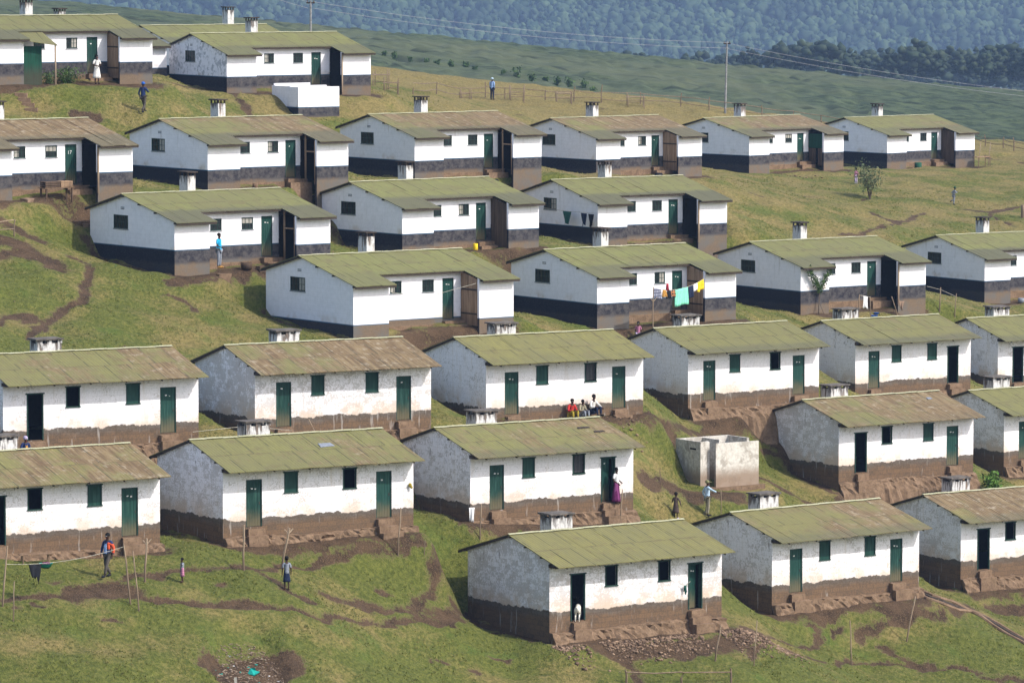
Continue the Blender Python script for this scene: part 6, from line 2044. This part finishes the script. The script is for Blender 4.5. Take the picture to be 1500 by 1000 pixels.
def goat():
    root = thing('goat', 'white goat with a black head standing at the dark doorway', 'goat', hpt('A1a', LA * 1.043 * .168 + .1, -2.86, .80), R(84))
    V = {'rump': ((-.34, 0, .56), .13), 'loin': ((-.12, 0, .58), .125), 'chest': ((.2, 0, .55), .15), 'neck': ((.36, .02, .72), .075), 'poll': ((.44, .06, .87), .062), 'face': ((.50, .16, .82), .047), 'muzzle': ((.53, .24, .76), .033), 'earL': ((.36, .10, .9), .012), 'earR': ((.52, .0, .9), .012), 'tail': ((-.5, 0, .66), .025)}
    E_ = [('rump', 'loin'), ('loin', 'chest'), ('chest', 'neck'), ('neck', 'poll'), ('poll', 'face'), ('face', 'muzzle'), ('poll', 'earL'), ('poll', 'earR'), ('rump', 'tail')]
    for s, y in (('L', .085), ('R', -.085)):
        V.update({'sf' + s: ((.22, y, .42), .055), 'kf' + s: ((.24, y, .24), .026), 'ff' + s: ((.22, y, .02), .022), 'sh' + s: ((-.33, y, .45), .075), 'st' + s: ((-.25, y, .33), .042), 'hk' + s: ((-.40, y, .21), .024), 'hf' + s: ((-.37, y, .02), .022)})
        E_ += [('chest', 'sf' + s), ('sf' + s, 'kf' + s), ('kf' + s, 'ff' + s), ('rump', 'sh' + s), ('sh' + s, 'st' + s), ('st' + s, 'hk' + s), ('hk' + s, 'hf' + s)]
    k = NT('goat_coat'); x, y, z = k.xyz(k.coord()); a = k.noise(k.coord(), 5, 3)
    c = k.mix(k.step(k.math('ADD', x, k.math('MULTIPLY', k.math('SUBTRACT', a, .5), .25)), .20, .26), (.70, .66, .58), (.014, .012, .011)); M['goat'] = k.done(c)
    skin_obj('body', V, E_, 'goat', root, 'loin')
    h = MB()
    for s in (-1, 1): h.tube([(.42, .05 + s * .03, .92), (.37, .04 + s * .05, 1.0), (.31, .03 + s * .07, 1.02)], [.014, .01, .004], 5)
    h.build('horns', 'timber', root)


goat()
bpy.context.view_layer.update()
dg = bpy.context.evaluated_depsgraph_get()
for o, m in CONV:
    me = bpy.data.meshes.new_from_object(o.evaluated_get(dg))
    me.materials.clear(); me.materials.append(m)
    me.polygons.foreach_set('use_smooth', [True] * len(me.polygons))
    o.modifiers.clear(); old = o.data; o.data = me; bpy.data.meshes.remove(old)

# painted house number on one door
for o in [o for o in COL.objects if o.type == 'EMPTY' and o.get('label', '').startswith('rust roofed winged house')]:
    c = [c for c in o.children if c.name.split('.')[0] == 'door'][0]
    for g in [g for g in c.children if g.name.startswith('paint_mark')]: bpy.data.objects.remove(g)
    f = bpy.data.curves.new('house_number', 'FONT'); f.body = '17'; f.size = .26; f.extrude = .002
    tmp = bpy.data.objects.new('number_curve', f); COL.objects.link(tmp)
    me = bpy.data.meshes.new_from_object(tmp.evaluated_get(bpy.context.evaluated_depsgraph_get()))
    bpy.data.objects.remove(tmp); bpy.data.curves.remove(f)
    me.materials.append(M['white'])
    t = bpy.data.objects.new('house_number', me); COL.objects.link(t); t.parent = c; t.location = (.12, -.006, 1.55); t.rotation_euler = (math.pi / 2, 0, 0)

# ------------------------------------------------------------------ air, sun, sky
SUN_AZ, SUN_EL = R(-26), R(43)
hz = MB(); hz.box((-720, -19.5, -130), (720, 4020, 12))
hazeM = bpy.data.materials.new('haze_air'); hazeM.use_nodes = True
t = hazeM.node_tree; t.nodes.clear()
ou = t.nodes.new('ShaderNodeOutputMaterial'); pv = t.nodes.new('ShaderNodeVolumePrincipled')
pv.inputs['Color'].default_value = (.34, .49, .76, 1); pv.inputs['Density'].default_value = HAZE; pv.inputs['Anisotropy'].default_value = .0
t.links.new(pv.outputs[0], ou.inputs['Volume'])
o = hz.build('haze', hazeM); o['kind'] = 'stuff'

w = bpy.data.worlds.new('World'); SC.world = w; w.use_nodes = True
sky = w.node_tree.nodes.new('ShaderNodeTexSky'); sky.sky_type = 'NISHITA'; sky.sun_disc = False
sky.sun_elevation = SUN_EL; sky.sun_rotation = math.atan2(math.cos(SUN_AZ), math.sin(SUN_AZ)); sky.air_density = 1.0; sky.dust_density = 2.5
bg = w.node_tree.nodes['Background']; bg.inputs['Strength'].default_value = .15
w.node_tree.links.new(sky.outputs[0], bg.inputs['Color'])
sd = bpy.data.lights.new('sun', 'SUN'); sd.energy = 2.4; sd.angle = R(.5); sd.color = (1, .965, .91)
so = bpy.data.objects.new('sun', sd); COL.objects.link(so)
dv = Vector((math.cos(SUN_AZ) * math.cos(SUN_EL), math.sin(SUN_AZ) * math.cos(SUN_EL), math.sin(SUN_EL)))
so.rotation_euler = dv.to_track_quat('Z', 'Y').to_euler()
so.location = (60, 200, 60)

vs = SC.view_settings
vs.view_transform = 'Standard'; vs.look = 'None'; vs.gamma = 1; vs.use_curve_mapping = False; vs.exposure = .86
SC.cycles.volume_bounces = 0
SC.cycles.max_bounces = 5; SC.cycles.diffuse_bounces = 3
SC.cycles.use_denoising = True
